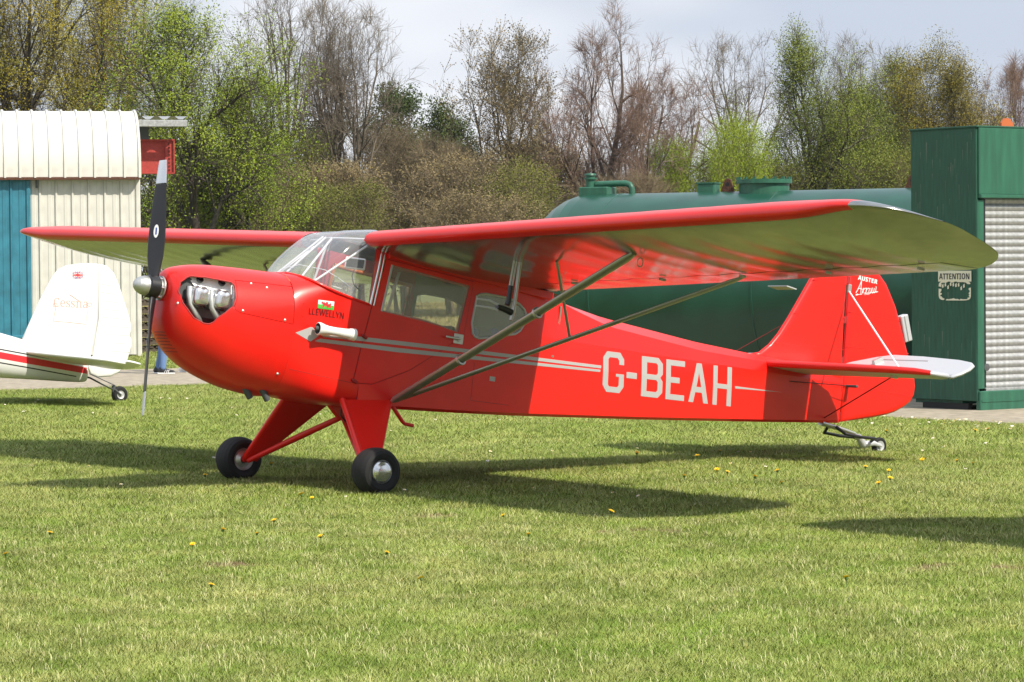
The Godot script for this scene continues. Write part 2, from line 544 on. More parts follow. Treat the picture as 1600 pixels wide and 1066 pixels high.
func hangar() -> void:
	var t := thing("hangar", "cream ribbed metal hangar with rounded eave and blue sliding door behind the white tail", "hangar", Vector3(16.52, 0, -29.93))
	# own frame: x runs left along the front, z out of the front
	var e := Vector3(-0.912, 0, -0.407); var o := Vector3(-0.407, 0, 0.912)
	t.transform.basis = Basis(-e, Vector3.UP, o)
	# x < 0 is to the left now
	var L := 10.0; var eave := 3.405; var R := 1.12; var deep := 9.0
	var shed := MB.new()
	shed.box(Vector3(-L / 2, 1.64, -deep / 2 - 0.06), Vector3(L - 0.1, 3.26, deep - 0.2))
	part("wall", shed, M.cream_sheet, t)
	var w := 0.295
	var sheet := ribbed(w, 0.05, eave + 0.02).mesh()
	for i in 7:
		var q := put("wall_panel", sheet, M.cream_sheet, t)
		q.position = Vector3(-w * (i + 1), 0, 0.02)
	# the door runs in front of the wall
	var dsheet := ribbed(w, 0.42, eave + 0.01).mesh()
	var door := MB.new()
	door.box(Vector3(-2.0 - 2.2, 1.84, 0.06), Vector3(4.4, 2.84, 0.05))
	var dn := part("sliding_door", door, M.blue_sheet, t)
	for i in 15:
		var q := put("door_panel", dsheet, M.blue_sheet, dn)
		q.position = Vector3(-2.0 - w * (i + 1), 0, 0.088)
	var rail := MB.new()
	rail.box(Vector3(-2.0, 1.84, 0.07), Vector3(0.06, 2.84, 0.10), Basis(), 0.01)
	rail.box(Vector3(-4.2, 0.40, 0.07), Vector3(4.4, 0.06, 0.10), Basis(), 0.01)
	part("door_frame", rail, M.blue_sheet, dn)
	var tr := MB.new()
	tr.box(Vector3(-L / 2, eave - 0.02, 0.10), Vector3(L, 0.09, 0.16), Basis(), 0.01)
	part("door_track", tr, M.grey_trim, t)
	var br := MB.new()
	br.box(Vector3(-1.86, eave - 0.17, 0.075), Vector3(0.035, 0.26, 0.03))
	part("bracket", br, M.grey_trim, t)
	var corner := MB.new()
	corner.box(Vector3(-0.02, eave / 2, -0.03), Vector3(0.09, eave, 0.16), Basis(), 0.015)
	part("corner_trim", corner, M.cream_sheet, t)
	# curved roof sheets, each with its raised seam
	var sec := []
	for k in 13:
		var a := k / 12.0 * PI / 2.0
		sec.append([R * cos(a), R * sin(a), cos(a), sin(a)])
	var roof := MB.new()
	var pw := 0.27
	var pr := [[0.0, 0.0], [pw * 0.78, 0.0], [pw * 0.83, 0.03], [pw * 0.94, 0.03], [pw, 0.0]]
	for i in pr.size() - 1:
		var g := []
		for xx in [pr[i], pr[i + 1]]:
			var row := [Vector3(xx[0], eave - 0.12, 0.22 + xx[1])]
			for s in sec: row.append(Vector3(xx[0], eave + 0.03 + s[1] + s[3] * xx[1], 0.22 - R + s[0] + s[2] * xx[1]))
			row.append(Vector3(xx[0], eave + 0.03 + R + xx[1] - 0.02, 0.22 - R - deep + 0.6))
			g.append(row)
		roof.grid(g, 1.0)
	var rm := roof.mesh()
	for i in int(L / pw):
		var q := put("roof_panel", rm, M.cream_sheet, t)
		q.position = Vector3(-pw * (i + 1) + 0.03, 0, 0)
	var cap := MB.new()
	var poly := [Vector2(0.215, eave - 0.12)]
	for s in sec: poly.append(Vector2(0.215 - R + s[0], eave + 0.025 + s[1]))
	poly.append(Vector2(0.2 - R - deep + 0.7, eave + R)); poly.append(Vector2(0.2 - R - deep + 0.7, eave - 0.12))
	cap.slab(PackedVector2Array(poly), -0.012, 0.012)
	cap.moved(Transform3D(Basis(Vector3(0, 0, 1), Vector3(0, 1, 0), Vector3(-1, 0, 0)), Vector3(0.022, 0, 0)))
	part("gable", cap, M.cream_sheet, t)
	var fl := MB.new()
	fl.box(Vector3(-L / 2, eave - 0.13, 0.20), Vector3(L, 0.05, 0.08))
	part("eave_flashing", fl, M.rusty_steel, t)

func canopy() -> void:
	var b := Basis(Vector3(0.912, 0, 0.407), Vector3.UP, Vector3(-0.407, 0, 0.912))
	var at := Vector3(18.06, 0, -31.31)
	var t := thing("steel_beam", "red oxide steel beam jutting out behind the cream hangar", "steel beam", at)
	t.transform.basis = b
	var web := MB.new()
	web.box(Vector3(-3.0, 3.745, 0), Vector3(5.96, 0.60, 0.02))
	part("web", web, M.red_oxide, t)
	for y in [3.43, 4.06]:
		var fl := MB.new()
		fl.box(Vector3(-3.0, y, 0), Vector3(6.0, 0.025, 0.24), Basis(), 0.004)
		part("flange", fl, M.red_oxide, t)
	var plate := MB.new()
	plate.box(Vector3(-0.012, 3.745, 0), Vector3(0.024, 0.604, 0.24))
	plate.box(Vector3(-0.10, 3.745, 0.045), Vector3(0.15, 0.59, 0.05))
	part("end_plate", plate, M.red_oxide, t)
	for i in 8:
		var bo := MB.new()
		bo.box(Vector3(-0.10, 3.50 + i * 0.07, 0.078), Vector3(0.03, 0.03, 0.02))
		part("bolt", bo, M.rusty_steel, t)
	for x in [-5.0, -3.2]:
		var post := MB.new()
		post.box(Vector3(x, 1.71, 0), Vector3(0.2, 3.415, 0.2))
		part("post", post, M.red_oxide, t)
	var r := thing("roof_sheet", "grey corrugated roof sheet on a short post above the red beam", "roof sheet", at)
	r.transform.basis = b
	var sh := MB.new()
	var g := []
	for i in 81:
		var x := -6.0 + i * 0.0775
		var y := 4.44 + 0.028 * (1.0 if (i % 4) < 2 else -1.0)
		g.append([Vector3(x, y + 0.02, 0.5), Vector3(x, y + 0.30, -5.0)])
	sh.grid(g, -1.0)
	part("sheet", sh, M.galvanised, r)
	var ed := MB.new()
	ed.box(Vector3(-2.9, 4.355, 0.5), Vector3(6.2, 0.13, 0.05), Basis(), 0.01)
	part("purlin", ed, M.galvanised, r)
	for x in [-0.62, -3.2]:
		var st := MB.new()
		st.box(Vector3(x, 4.19, 0.05), Vector3(0.26, 0.236, 0.14))
		part("post", st, M.grey_trim, r)
	# pallets stacked beside the hangar
	var pl := thing("pallet_stack", "grey wooden pallets stacked against the right end of the cream hangar", "pallets", Vector3(18.0, 0, -32.3))
	pl.transform.basis = b
	for k in 7:
		for z in [-0.45, 0.0, 0.45]:
			var bb := MB.new()
			bb.box(Vector3(0, 0.06 + k * 0.15, z), Vector3(1.1, 0.09, 0.1))
			part("bearer", bb, M.old_wood, pl)
		var d := MB.new()
		for j in 7:
			d.box(Vector3(-0.5 + j * 0.166, 0.12 + k * 0.15, 0), Vector3(0.12, 0.022, 1.05))
		part("deck", d, M.old_wood, pl)

func tank() -> void:
	var A := Vector3(14.80, 1.33, -8.16)                     # on the axis, at the near end beside the kiosk
	var dirv := -(RIGHT * cos(0.45) - FWD * sin(0.45))     # towards the far left end
	var t := thing("fuel_tank", "large dark green cylindrical fuel tank lying behind the red aeroplane", "tank", Vector3(A.x, 0, A.z))
	t.transform.basis = Basis(dirv, Vector3.UP, dirv.cross(Vector3.UP))
	# own frame: x to the far end
	var R := 1.18
	var b := MB.new()
	var prof := []
	for k in 11:
		var a := k / 10.0 * PI / 2.0
		prof.append([-2.6 - 0.75 * cos(a), R * sin(a)])
	for k in 11:
		var a := (10 - k) / 10.0 * PI / 2.0
		prof.append([3.95 + 0.85 * cos(a), R * sin(a)])
	b.lathe(Vector3(0, 1.33, 0), Vector3.RIGHT, prof, 64)
	part("shell", b, M.tank_green, t)
	for x in [-1.2, 1.35, 3.5]:
		var seam := MB.new()
		seam.lathe(Vector3(x, 1.33, 0), Vector3.RIGHT, [[-0.012, R], [-0.006, R + 0.006], [0.006, R + 0.006], [0.012, R]], 64)
		part("weld_seam", seam, M.tank_green, t)
	for x in [-1.8, 0.9, 3.2]:
		var c := MB.new()
		c.box(Vector3(x, 0.22, 0), Vector3(0.22, 0.44, 1.7), Basis(), 0.02)
		part("cradle", c, M.weathered_green, t)
	# manway
	var mw := MB.new()
	mw.lathe(Vector3(1.62, 0, 0), Vector3.UP, [[2.40, 0.31], [2.60, 0.31], [2.60, 0.345], [2.625, 0.345], [2.628, 0.345], [2.65, 0.345], [2.655, 0.0]], 36)
	var mn := part("manhole", mw, M.green_paint, t)
	for k in 16:
		var a := TAU * k / 16
		var bo := MB.new()
		bo.box(Vector3(1.62 + 0.325 * cos(a), 2.645, 0.325 * sin(a)), Vector3(0.028, 0.07, 0.028))
		part("bolt", bo, M.green_paint, mn)
	# level box and lifting lugs
	var bx := MB.new()
	bx.box(Vector3(2.36, 2.545, 0), Vector3(0.23, 0.14, 0.2), Basis(), 0.012)
	bx.box(Vector3(2.36, 2.62, 0), Vector3(0.25, 0.016, 0.22))
	part("gauge_box", bx, M.green_paint, t)
	for x in [2.10, -0.30]:
		var lug := MB.new()
		var ring := [Vector2(-0.10, 2.46), Vector2(0.10, 2.46), Vector2(0.085, 2.54), Vector2(0.04, 2.655), Vector2(0.0, 2.675), Vector2(-0.04, 2.655), Vector2(-0.07, 2.56)]
		lug.slab(PackedVector2Array(ring), -0.015, 0.015)
		var ln := part("lifting_lug", lug, M.rusty_steel, t)
		ln.position = Vector3(x, 0, 0)
		var hole := MB.new()
		hole.lathe(Vector3(0, 2.60, 0), Vector3.BACK, [[-0.017, 0.0], [-0.017, 0.028], [0.017, 0.028], [0.017, 0.0]], 14)
		part("hole", hole, M.black_void, ln)
	# vent pipes
	var vb := MB.new()
	vb.box(Vector3(3.88, 2.535, 0), Vector3(0.40, 0.13, 0.3), Basis(), 0.01)
	part("vent_box", vb, M.green_paint, t)
	var vp := MB.new()
	vp.lathe(Vector3(3.98, 0, 0), Vector3.UP, [[2.58, 0.062], [2.70, 0.062], [2.70, 0.085], [2.72, 0.085], [2.72, 0.06], [2.745, 0.06], [2.75, 0.078], [2.775, 0.07], [2.78, 0.0]], 18)
	part("vent_pipe", vp, M.green_paint, t)
	var hp := MB.new()
	hp.tube([Vector3(3.91, 2.635, 0.02), Vector3(3.66, 2.64, 0.02), Vector3(3.50, 2.64, 0.02), Vector3(3.44, 2.62, 0.02), Vector3(3.415, 2.58, 0.02), Vector3(3.41, 2.46, 0.02)], [0.04], 10)
	part("vent_pipe", hp, M.green_paint, t)

func kiosk() -> void:
	var t := thing("green_kiosk", "dark green steel kiosk with a grey roller shutter at the right edge", "kiosk", Vector3(12.43, 0, -4.30))
	var H := 3.04; var W := 3.4; var D := 1.0
	# own frame: x to the right, z out of the front; the corner is the origin
	var side := MB.new()
	side.box(Vector3(0.02, H / 2 + 0.06, -D / 2), Vector3(0.04, H - 0.12, D), Basis(), 0.006)
	part("side_panel", side, M.weathered_green, t)
	var body := MB.new()
	body.box(Vector3(W / 2 + 0.01, H / 2 + 0.03, -D / 2 - 0.12), Vector3(W - 0.06, H - 0.1, D - 0.28))
	part("wall", body, M.weathered_green, t)
	var roof := MB.new()
	roof.box(Vector3(W / 2, H + 0.008, -D / 2 + 0.01), Vector3(W + 0.03, 0.02, D + 0.03), Basis(), 0.004)
	part("roof", roof, M.weathered_green, t)
	var fas := MB.new()
	fas.box(Vector3(W / 2 + 0.012, H - 0.36, 0.0), Vector3(W - 0.02, 0.71, 0.05), Basis(), 0.006)
	fas.box(Vector3(W / 2 + 0.012, H - 0.735, 0.012), Vector3(W - 0.02, 0.04, 0.08), Basis(), 0.006)
	part("fascia", fas, M.green_paint, t)
	var post := MB.new()
	post.box(Vector3(0.055, 1.26, -0.02), Vector3(0.10, 2.02, 0.06), Basis(), 0.006)
	part("door_post", post, M.green_paint, t)
	var guide := MB.new()
	guide.box(Vector3(0.135, 1.27, -0.05), Vector3(0.05, 2.02, 0.05))
	part("guide_rail", guide, M.black_paint, t)
	var base := MB.new()
	base.box(Vector3(W / 2 + 0.01, 0.115, 0.0), Vector3(W - 0.01, 0.225, 0.07), Basis(), 0.008)
	base.box(Vector3(W / 2 + 0.01, 0.12, 0.037), Vector3(W - 0.05, 0.02, 0.01))
	part("base_beam", base, M.green_paint, t)
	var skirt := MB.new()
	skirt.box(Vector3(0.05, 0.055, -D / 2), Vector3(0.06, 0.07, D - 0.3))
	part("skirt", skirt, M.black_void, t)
	# shutter: each slat is a curved strip
	var sl := MB.new()
	var sh := 0.0765
	var g := []
	for e in [0.165, 2.75]:
		var row := []
		for k in 9:
			var a := k / 8.0
			row.append(Vector3(e, a * (sh - 0.010) , -0.058 + 0.016 * sin(a * PI)))
		row.append(Vector3(e, sh - 0.005, -0.066)); row.append(Vector3(e, sh, -0.062))
		g.append(row)
	sl.grid(g, 1.0)
	var sm := sl.mesh()
	for k in 27:
		var q := put("slat", sm, M.galvanised, t)
		q.position = Vector3(0, 0.245 + k * sh, 0)
	var bar := MB.new()
	bar.box(Vector3(1.45, 0.238, -0.05), Vector3(2.57, 0.03, 0.04), Basis(), 0.004)
	part("bottom_rail", bar, M.galvanised, t)
	var lock := MB.new()
	lock.lathe(Vector3(0.15, 0.48, -0.02), Vector3.BACK, [[0.0, 0.04], [0.02, 0.04], [0.025, 0.0]], 14)
	part("lock", lock, M.grey_trim, t)
	var lug := MB.new()
	lug.slab(pv([[0.47, H], [0.66, H], [0.65, H + 0.06], [0.60, H + 0.11], [0.53, H + 0.11], [0.48, H + 0.06]]), -0.12, -0.09)
	part("lifting_lug", lug, mat("orange_paint", lin(0.45, 0.11, 0.03), 0.7), t)
	# streaks of rust and worn paint down the side
	var rng := RandomNumberGenerator.new(); rng.seed = 9
	var wear := MB.new()
	for i in 46:
		var z := -rng.randf_range(0.03, D - 0.05); var y := rng.randf_range(2.2, 3.0) if i < 30 else rng.randf_range(0.3, 1.6)
		var l := rng.randf_range(0.04, 0.22); var wd := rng.randf_range(0.002, 0.007)
		wear.quad(Vector3(-0.002, y, z - wd), Vector3(-0.002, y, z + wd), Vector3(-0.002, y - l, z + wd * 0.3), Vector3(-0.002, y - l, z - wd * 0.2), Vector3.LEFT)
	var wm := part("wear_marks", wear, mat("worn_paint", lin(0.12, 0.15, 0.11), 0.8), t)
	wm.set_meta("kind", "stuff")
	# signs on the side
	var s := thing("warning_sign", "small cream sign reading ATTENTION on the green kiosk side", "sign", Vector3(12.425, 0, -4.62))
	s.rotation.y = -PI / 2
	var pl := MB.new()
	pl.box(Vector3(0, 1.455, 0.004), Vector3(0.50, 0.115, 0.006), Basis(), 0.001)
	part("plate", pl, M.sign_cream, s)
	var tx := put("lettering", text_mesh("ATTENTION", "Droid Sans", true, 0.060), M.black_paint, s)
	tx.transform = Transform3D(Basis().scaled(Vector3(1.0, 1.05, 1.0)), Vector3(0, 1.452, 0.0085))
	var s2 := thing("torn_notice", "torn remains of a white notice below the ATTENTION sign", "notice", Vector3(12.425, 0, -4.62))
	s2.rotation.y = -PI / 2
	var ring := MB.new()
	var n := FastNoiseLite.new(); n.seed = 3; n.frequency = 9.0
	var outer := []; var inner := []
	for k in 60:
		var a := TAU * k / 60.0
		var ca := cos(a); var sa := sin(a)
		var sq := pow(pow(absf(ca), 6.0) + pow(absf(sa), 6.0), -1.0 / 6.0)
		var o := Vector2(ca * 0.245, sa * 0.105) * sq
		var th := 0.012 + 0.05 * maxf(0.0, n.get_noise_2d(ca, sa) + 0.45)
		outer.append(o); inner.append(o * (1.0 - th / 0.26))
	for k in 60:
		if k in [3, 4, 5, 26, 27, 39]: continue
		var j := (k + 1) % 60
		var q := [outer[k], outer[j], inner[j], inner[k]]
		ring.quad(Vector3(q[0].x, q[0].y, 0), Vector3(q[1].x, q[1].y, 0), Vector3(q[2].x, q[2].y, 0), Vector3(q[3].x, q[3].y, 0), Vector3.BACK)
	var rng2 := RandomNumberGenerator.new(); rng2.seed = 5
	for k in 9:
		var c := Vector2(-0.19 + k * 0.04, 0.02 + rng2.randf_range(-0.02, 0.03))
		ring.quad(Vector3(c.x, c.y, 0), Vector3(c.x + 0.022, c.y + 0.008, 0), Vector3(c.x + 0.018, c.y + 0.05, 0), Vector3(c.x - 0.004, c.y + 0.03, 0), Vector3.BACK)
	ring.moved(Transform3D(Basis(), Vector3(0, 1.30, 0.005)))
	part("torn_paper", ring, M.sign_cream, s2)

# ---------------------------------------------------------------- trees
# Grows a branching tree; returns the wood as a mesh and the twig ends as [place, direction, size].
func grow(seed_: int, H: float, o: Dictionary, W := 0.0) -> Dictionary:
	var rng := RandomNumberGenerator.new(); rng.seed = seed_
	var mb := MB.new()
	var tips := []
	var counts: Array = o.counts; var angles: Array = o.angles; var ratios: Array = o.ratios
	var bark: Color = o.bark
	var up: float = o.get("up", 0.12); var wig: float = o.get("wiggle", 0.16)
	var stack := []
	var stems: int = o.get("stems", 1)
	for s in stems:
		var lean: float = o.get("lean", 0.08) * (1.0 if stems == 1 else 2.2)
		var a := rng.randf() * TAU
		stack.append([Vector3(cos(a), 0, sin(a)) * (0.0 if stems == 1 else 0.3), Vector3(cos(a) * lean, 1, sin(a) * lean).normalized(), H * o.get("trunk", 0.8) * rng.randf_range(0.85, 1.0), H * o.get("girth", 0.018), 0])
	while stack.size() > 0:
		var b: Array = stack.pop_back()
		var p: Vector3 = b[0]; var d: Vector3 = b[1]; var l: float = b[2]; var r: float = b[3]; var lev: int = b[4]
		var last: bool = lev == counts.size()
		var n := 7 if lev == 0 else (5 if lev == 1 else (4 if lev == 2 else (3 if lev == 3 else 2)))
		var pts := [p]; var rad := [r * (1.5 if lev == 0 else 1.0)]; var dirs := [d]
		for i in n:
			var w := wig * (0.5 if lev == 0 else 1.0 + 0.2 * lev)
			d = (d + Vector3(rng.randf_range(-w, w), rng.randf_range(-w, w) + up * (0.3 if lev == 0 else 1.0), rng.randf_range(-w, w))).normalized()
			p += d * (l / n)
			pts.append(p); dirs.append(d); rad.append(maxf(r * (1.0 - (0.62 if lev < 2 else 0.75) * (i + 1.0) / n), 0.006))
		var tone := rng.randf_range(0.8, 1.15)
		mb.col = Color(bark.r * tone, bark.g * tone, bark.b * tone)
		mb.tube(pts, rad, 7 if lev == 0 else (5 if lev == 1 else 3), false)
		if last:
			tips.append([pts[n], d, l])
			continue
		var c: int = counts[lev]
		var t0: float = o.get("clear", 0.3) if lev == 0 else 0.22
		var spin := rng.randf() * TAU
		for k in c:
			var t := t0 + (1.0 - t0) * (k + rng.randf_range(0.2, 0.9)) / c
			if k == c - 1: t = 1.0
			var fi := minf(t * n, n - 0.001)
			var i := int(fi)
			var at: Vector3 = (pts[i] as Vector3).lerp(pts[i + 1], fi - i)
			var dd: Vector3 = dirs[i + 1]
			spin += 2.4 + rng.randf_range(-0.5, 0.5)
			var side := dd.cross(Vector3.UP if absf(dd.y) < 0.95 else Vector3.RIGHT).normalized()
			side = side.rotated(dd, spin)
			var an: float = angles[lev] * rng.randf_range(0.7, 1.25) * (0.35 if t == 1.0 else 1.0)
			var nd := (dd * cos(an) + side * sin(an)).normalized()
			var ln: float = l * ratios[lev] * rng.randf_range(0.7, 1.15) * (1.0 - 0.45 * (t - t0) / (1.0 - t0 + 0.001) if lev == 0 else 1.0)
			var rr := lerpf(rad[i], rad[i + 1], fi - i) * (0.66 if lev == 0 else 0.68)
			stack.append([at, nd, ln, maxf(rr, 0.008), lev + 1])
	# fit the crown to its height and width
	var highs := []; var far := []
	for t in tips: highs.append(t[0].y); far.append(Vector2(t[0].x, t[0].z).length())
	far.sort(); highs.sort()
	var sy := 0.93 * H / maxf(highs[int(highs.size() * 0.93)], 0.1); var sx := sy
	if W > 0.0: sx = W * 0.5 / maxf(far[int(far.size() * 0.94)], 0.1)
	var sc := Vector3(sx, sy, sx)
	var lid := 0.9 * H
	for i in mb.v.size():
		mb.v[i] *= sc
		if mb.v[i].y > lid: mb.v[i].y = lid + (mb.v[i].y - lid) * 0.4
	for t in tips:
		t[0] *= sc; t[1] = (t[1] * sc).normalized()
		if t[0].y > lid: t[0].y = lid + (t[0].y - lid) * 0.4
	if o.get("round", false):
		# spread the boughs so that the crown comes out as a broad dome
		var bins := []
		for k in 9: bins.append([0.0])
		for t in tips: bins[clampi(int(t[0].y / H * 8.0 + 0.5), 0, 8)].append(Vector2(t[0].x, t[0].z).length())
		var f := []
		for k in 9:
			bins[k].sort()
			var q: float = bins[k][int(bins[k].size() * 0.9)]
			var y := k / 8.0
			var want := W * 0.5 * sqrt(maxf(0.12, 1.0 - pow((y - 0.56) / 0.47, 2.0)))
			f.append(1.0 if bins[k].size() < 6 else clampf(want / maxf(q, 0.05), 0.6, 4.0))
		for k in 9:
			if bins[k].size() < 6: f[k] = f[mini(k + 1, 8)] if k < 4 else f[k - 1]
		for i in mb.v.size():
			var y := clampf(mb.v[i].y / H * 8.0, 0.0, 7.999)
			var m := lerpf(f[int(y)], f[int(y) + 1], y - int(y))
			m = lerpf(1.0, m, smoothstep(0.25, 1.0, Vector2(mb.v[i].x, mb.v[i].z).length()))
			mb.v[i].x *= m; mb.v[i].z *= m
		for t in tips:
			var y := clampf(t[0].y / H * 8.0, 0.0, 7.999)
			var m := lerpf(f[int(y)], f[int(y) + 1], y - int(y))
			m = lerpf(1.0, m, smoothstep(0.25, 1.0, Vector2(t[0].x, t[0].z).length()))
			t[0].x *= m; t[0].z *= m
	return {"wood": mb, "tips": tips}

# a spray of bare twigs, one metre long, along +y
func twig_spray(seed_: int, n: int, wide: float, thick: float, buds: bool) -> ArrayMesh:
	var rng := RandomNumberGenerator.new(); rng.seed = seed_
	var mb := MB.new()
	for i in n:
		var a := rng.randf() * TAU; var l := rng.randf_range(0.5, 1.0)
		var base := Vector3(0, rng.randf_range(0.0, 0.35), 0)
		var mid := base + Vector3(cos(a) * wide * 0.45, 0.5 * l, sin(a) * wide * 0.45)
		var end := base + Vector3(cos(a) * wide * rng.randf_range(0.7, 1.1), l * 0.8, sin(a) * wide * rng.randf_range(0.7, 1.1))
		mb.col = Color.WHITE * rng.randf_range(0.7, 1.2)
		mb.tube([base, mid, end], [thick, thick * 0.8, thick * 0.5], 3, false)
		if buds:
			for k in 3:
				var at := mid.lerp(end, k / 2.0 + rng.randf_range(-0.1, 0.1))
				mb.col = Color(2.6, 2.0, 0.8) * rng.randf_range(0.7, 1.2)
				var u := Vector3(rng.randf_range(-1, 1), rng.randf_range(-1, 1), rng.randf_range(-1, 1)).normalized() * 0.05
				var w := u.cross(Vector3(rng.randf_range(-1, 1), rng.randf_range(-1, 1), 0.3)).normalized() * 0.03
				mb.quad(at - u, at - w, at + u, at + w)
	return mb.mesh()

# a spray of leaves about one metre long, along +y
func leaf_spray(seed_: int, n: int, wide: float, size: float) -> ArrayMesh:
	var rng := RandomNumberGenerator.new(); rng.seed = seed_
	var mb := MB.new()
	for i in n:
		var y := rng.randf_range(0.0, 1.0)
		var a := rng.randf() * TAU; var q := sqrt(rng.randf()) * wide * (1.0 - 0.4 * absf(y - 0.5))
		var at := Vector3(cos(a) * q, y, sin(a) * q)
		var u := Vector3(rng.randf_range(-1, 1), rng.randf_range(-1.2, 0.6), rng.randf_range(-1, 1)).normalized()
		var w := u.cross(Vector3(rng.randf_range(-0.6, 0.6), 1.0, rng.randf_range(-0.6, 0.6))).normalized()
		var s := size * rng.randf_range(0.6, 1.25)
		var t := rng.randf_range(0.78, 1.2)
		mb.col = Color(t * rng.randf_range(0.92, 1.1), t, t * rng.randf_range(0.8, 1.1))
		var fold := u.cross(w) * s * 0.15
		mb.ftri(at, at + u * s * 0.5 + w * s * 0.32 + fold, at + u * s); mb.ftri(at, at + u * s, at + u * s * 0.5 - w * s * 0.32 + fold)
	return mb.mesh()

func dress(called: String, t: Node3D, g: Dictionary, mesh: ArrayMesh, m: Material, seed_: int, share: float, size: float, c0: Color, c1: Color, low := -1.0, copies := 1) -> void:
	var rng := RandomNumberGenerator.new(); rng.seed = seed_
	var f := FastNoiseLite.new(); f.seed = seed_; f.frequency = 0.35
	var buf := PackedFloat32Array()
	for tip in g.tips:
		for cp in copies:
			var keep := share + 0.5 * f.get_noise_3dv(tip[0] * 1.6)
			if rng.randf() > keep: continue
			if tip[0].y < low: continue
			var d: Vector3 = (tip[1] + Vector3(rng.randf_range(-0.5, 0.5), rng.randf_range(-0.4, 0.4), rng.randf_range(-0.5, 0.5))).normalized()
			var u := d.cross(Vector3(rng.randf_range(-1, 1), 0.2, rng.randf_range(-1, 1))).normalized()
			var s := size * rng.randf_range(0.7, 1.3)
			var k := clampf(0.5 + 0.8 * f.get_noise_3dv(tip[0]) + rng.randf_range(-0.25, 0.25), 0.0, 1.0)
			push(buf, Basis(u * s, d * s, u.cross(d) * s), tip[0] - d * s * 0.3, c0.lerp(c1, k))
	swarm(called, mesh, m, buf, t)

const BARE := {"counts": [11, 6, 5, 5], "angles": [0.75, 0.65, 0.6, 0.6], "ratios": [0.52, 0.52, 0.55, 0.6], "clear": 0.3, "up": 0.10, "bark": Color(0.15, 0.122, 0.09)}

func tree(called: String, label: String, group: String, at: Vector3, turn: float, g: Dictionary) -> Node3D:
	var t := thing(called, label, "tree", at, group)
	t.rotation.y = turn
	part("trunk", g.wood, M.bark, t)
	return t

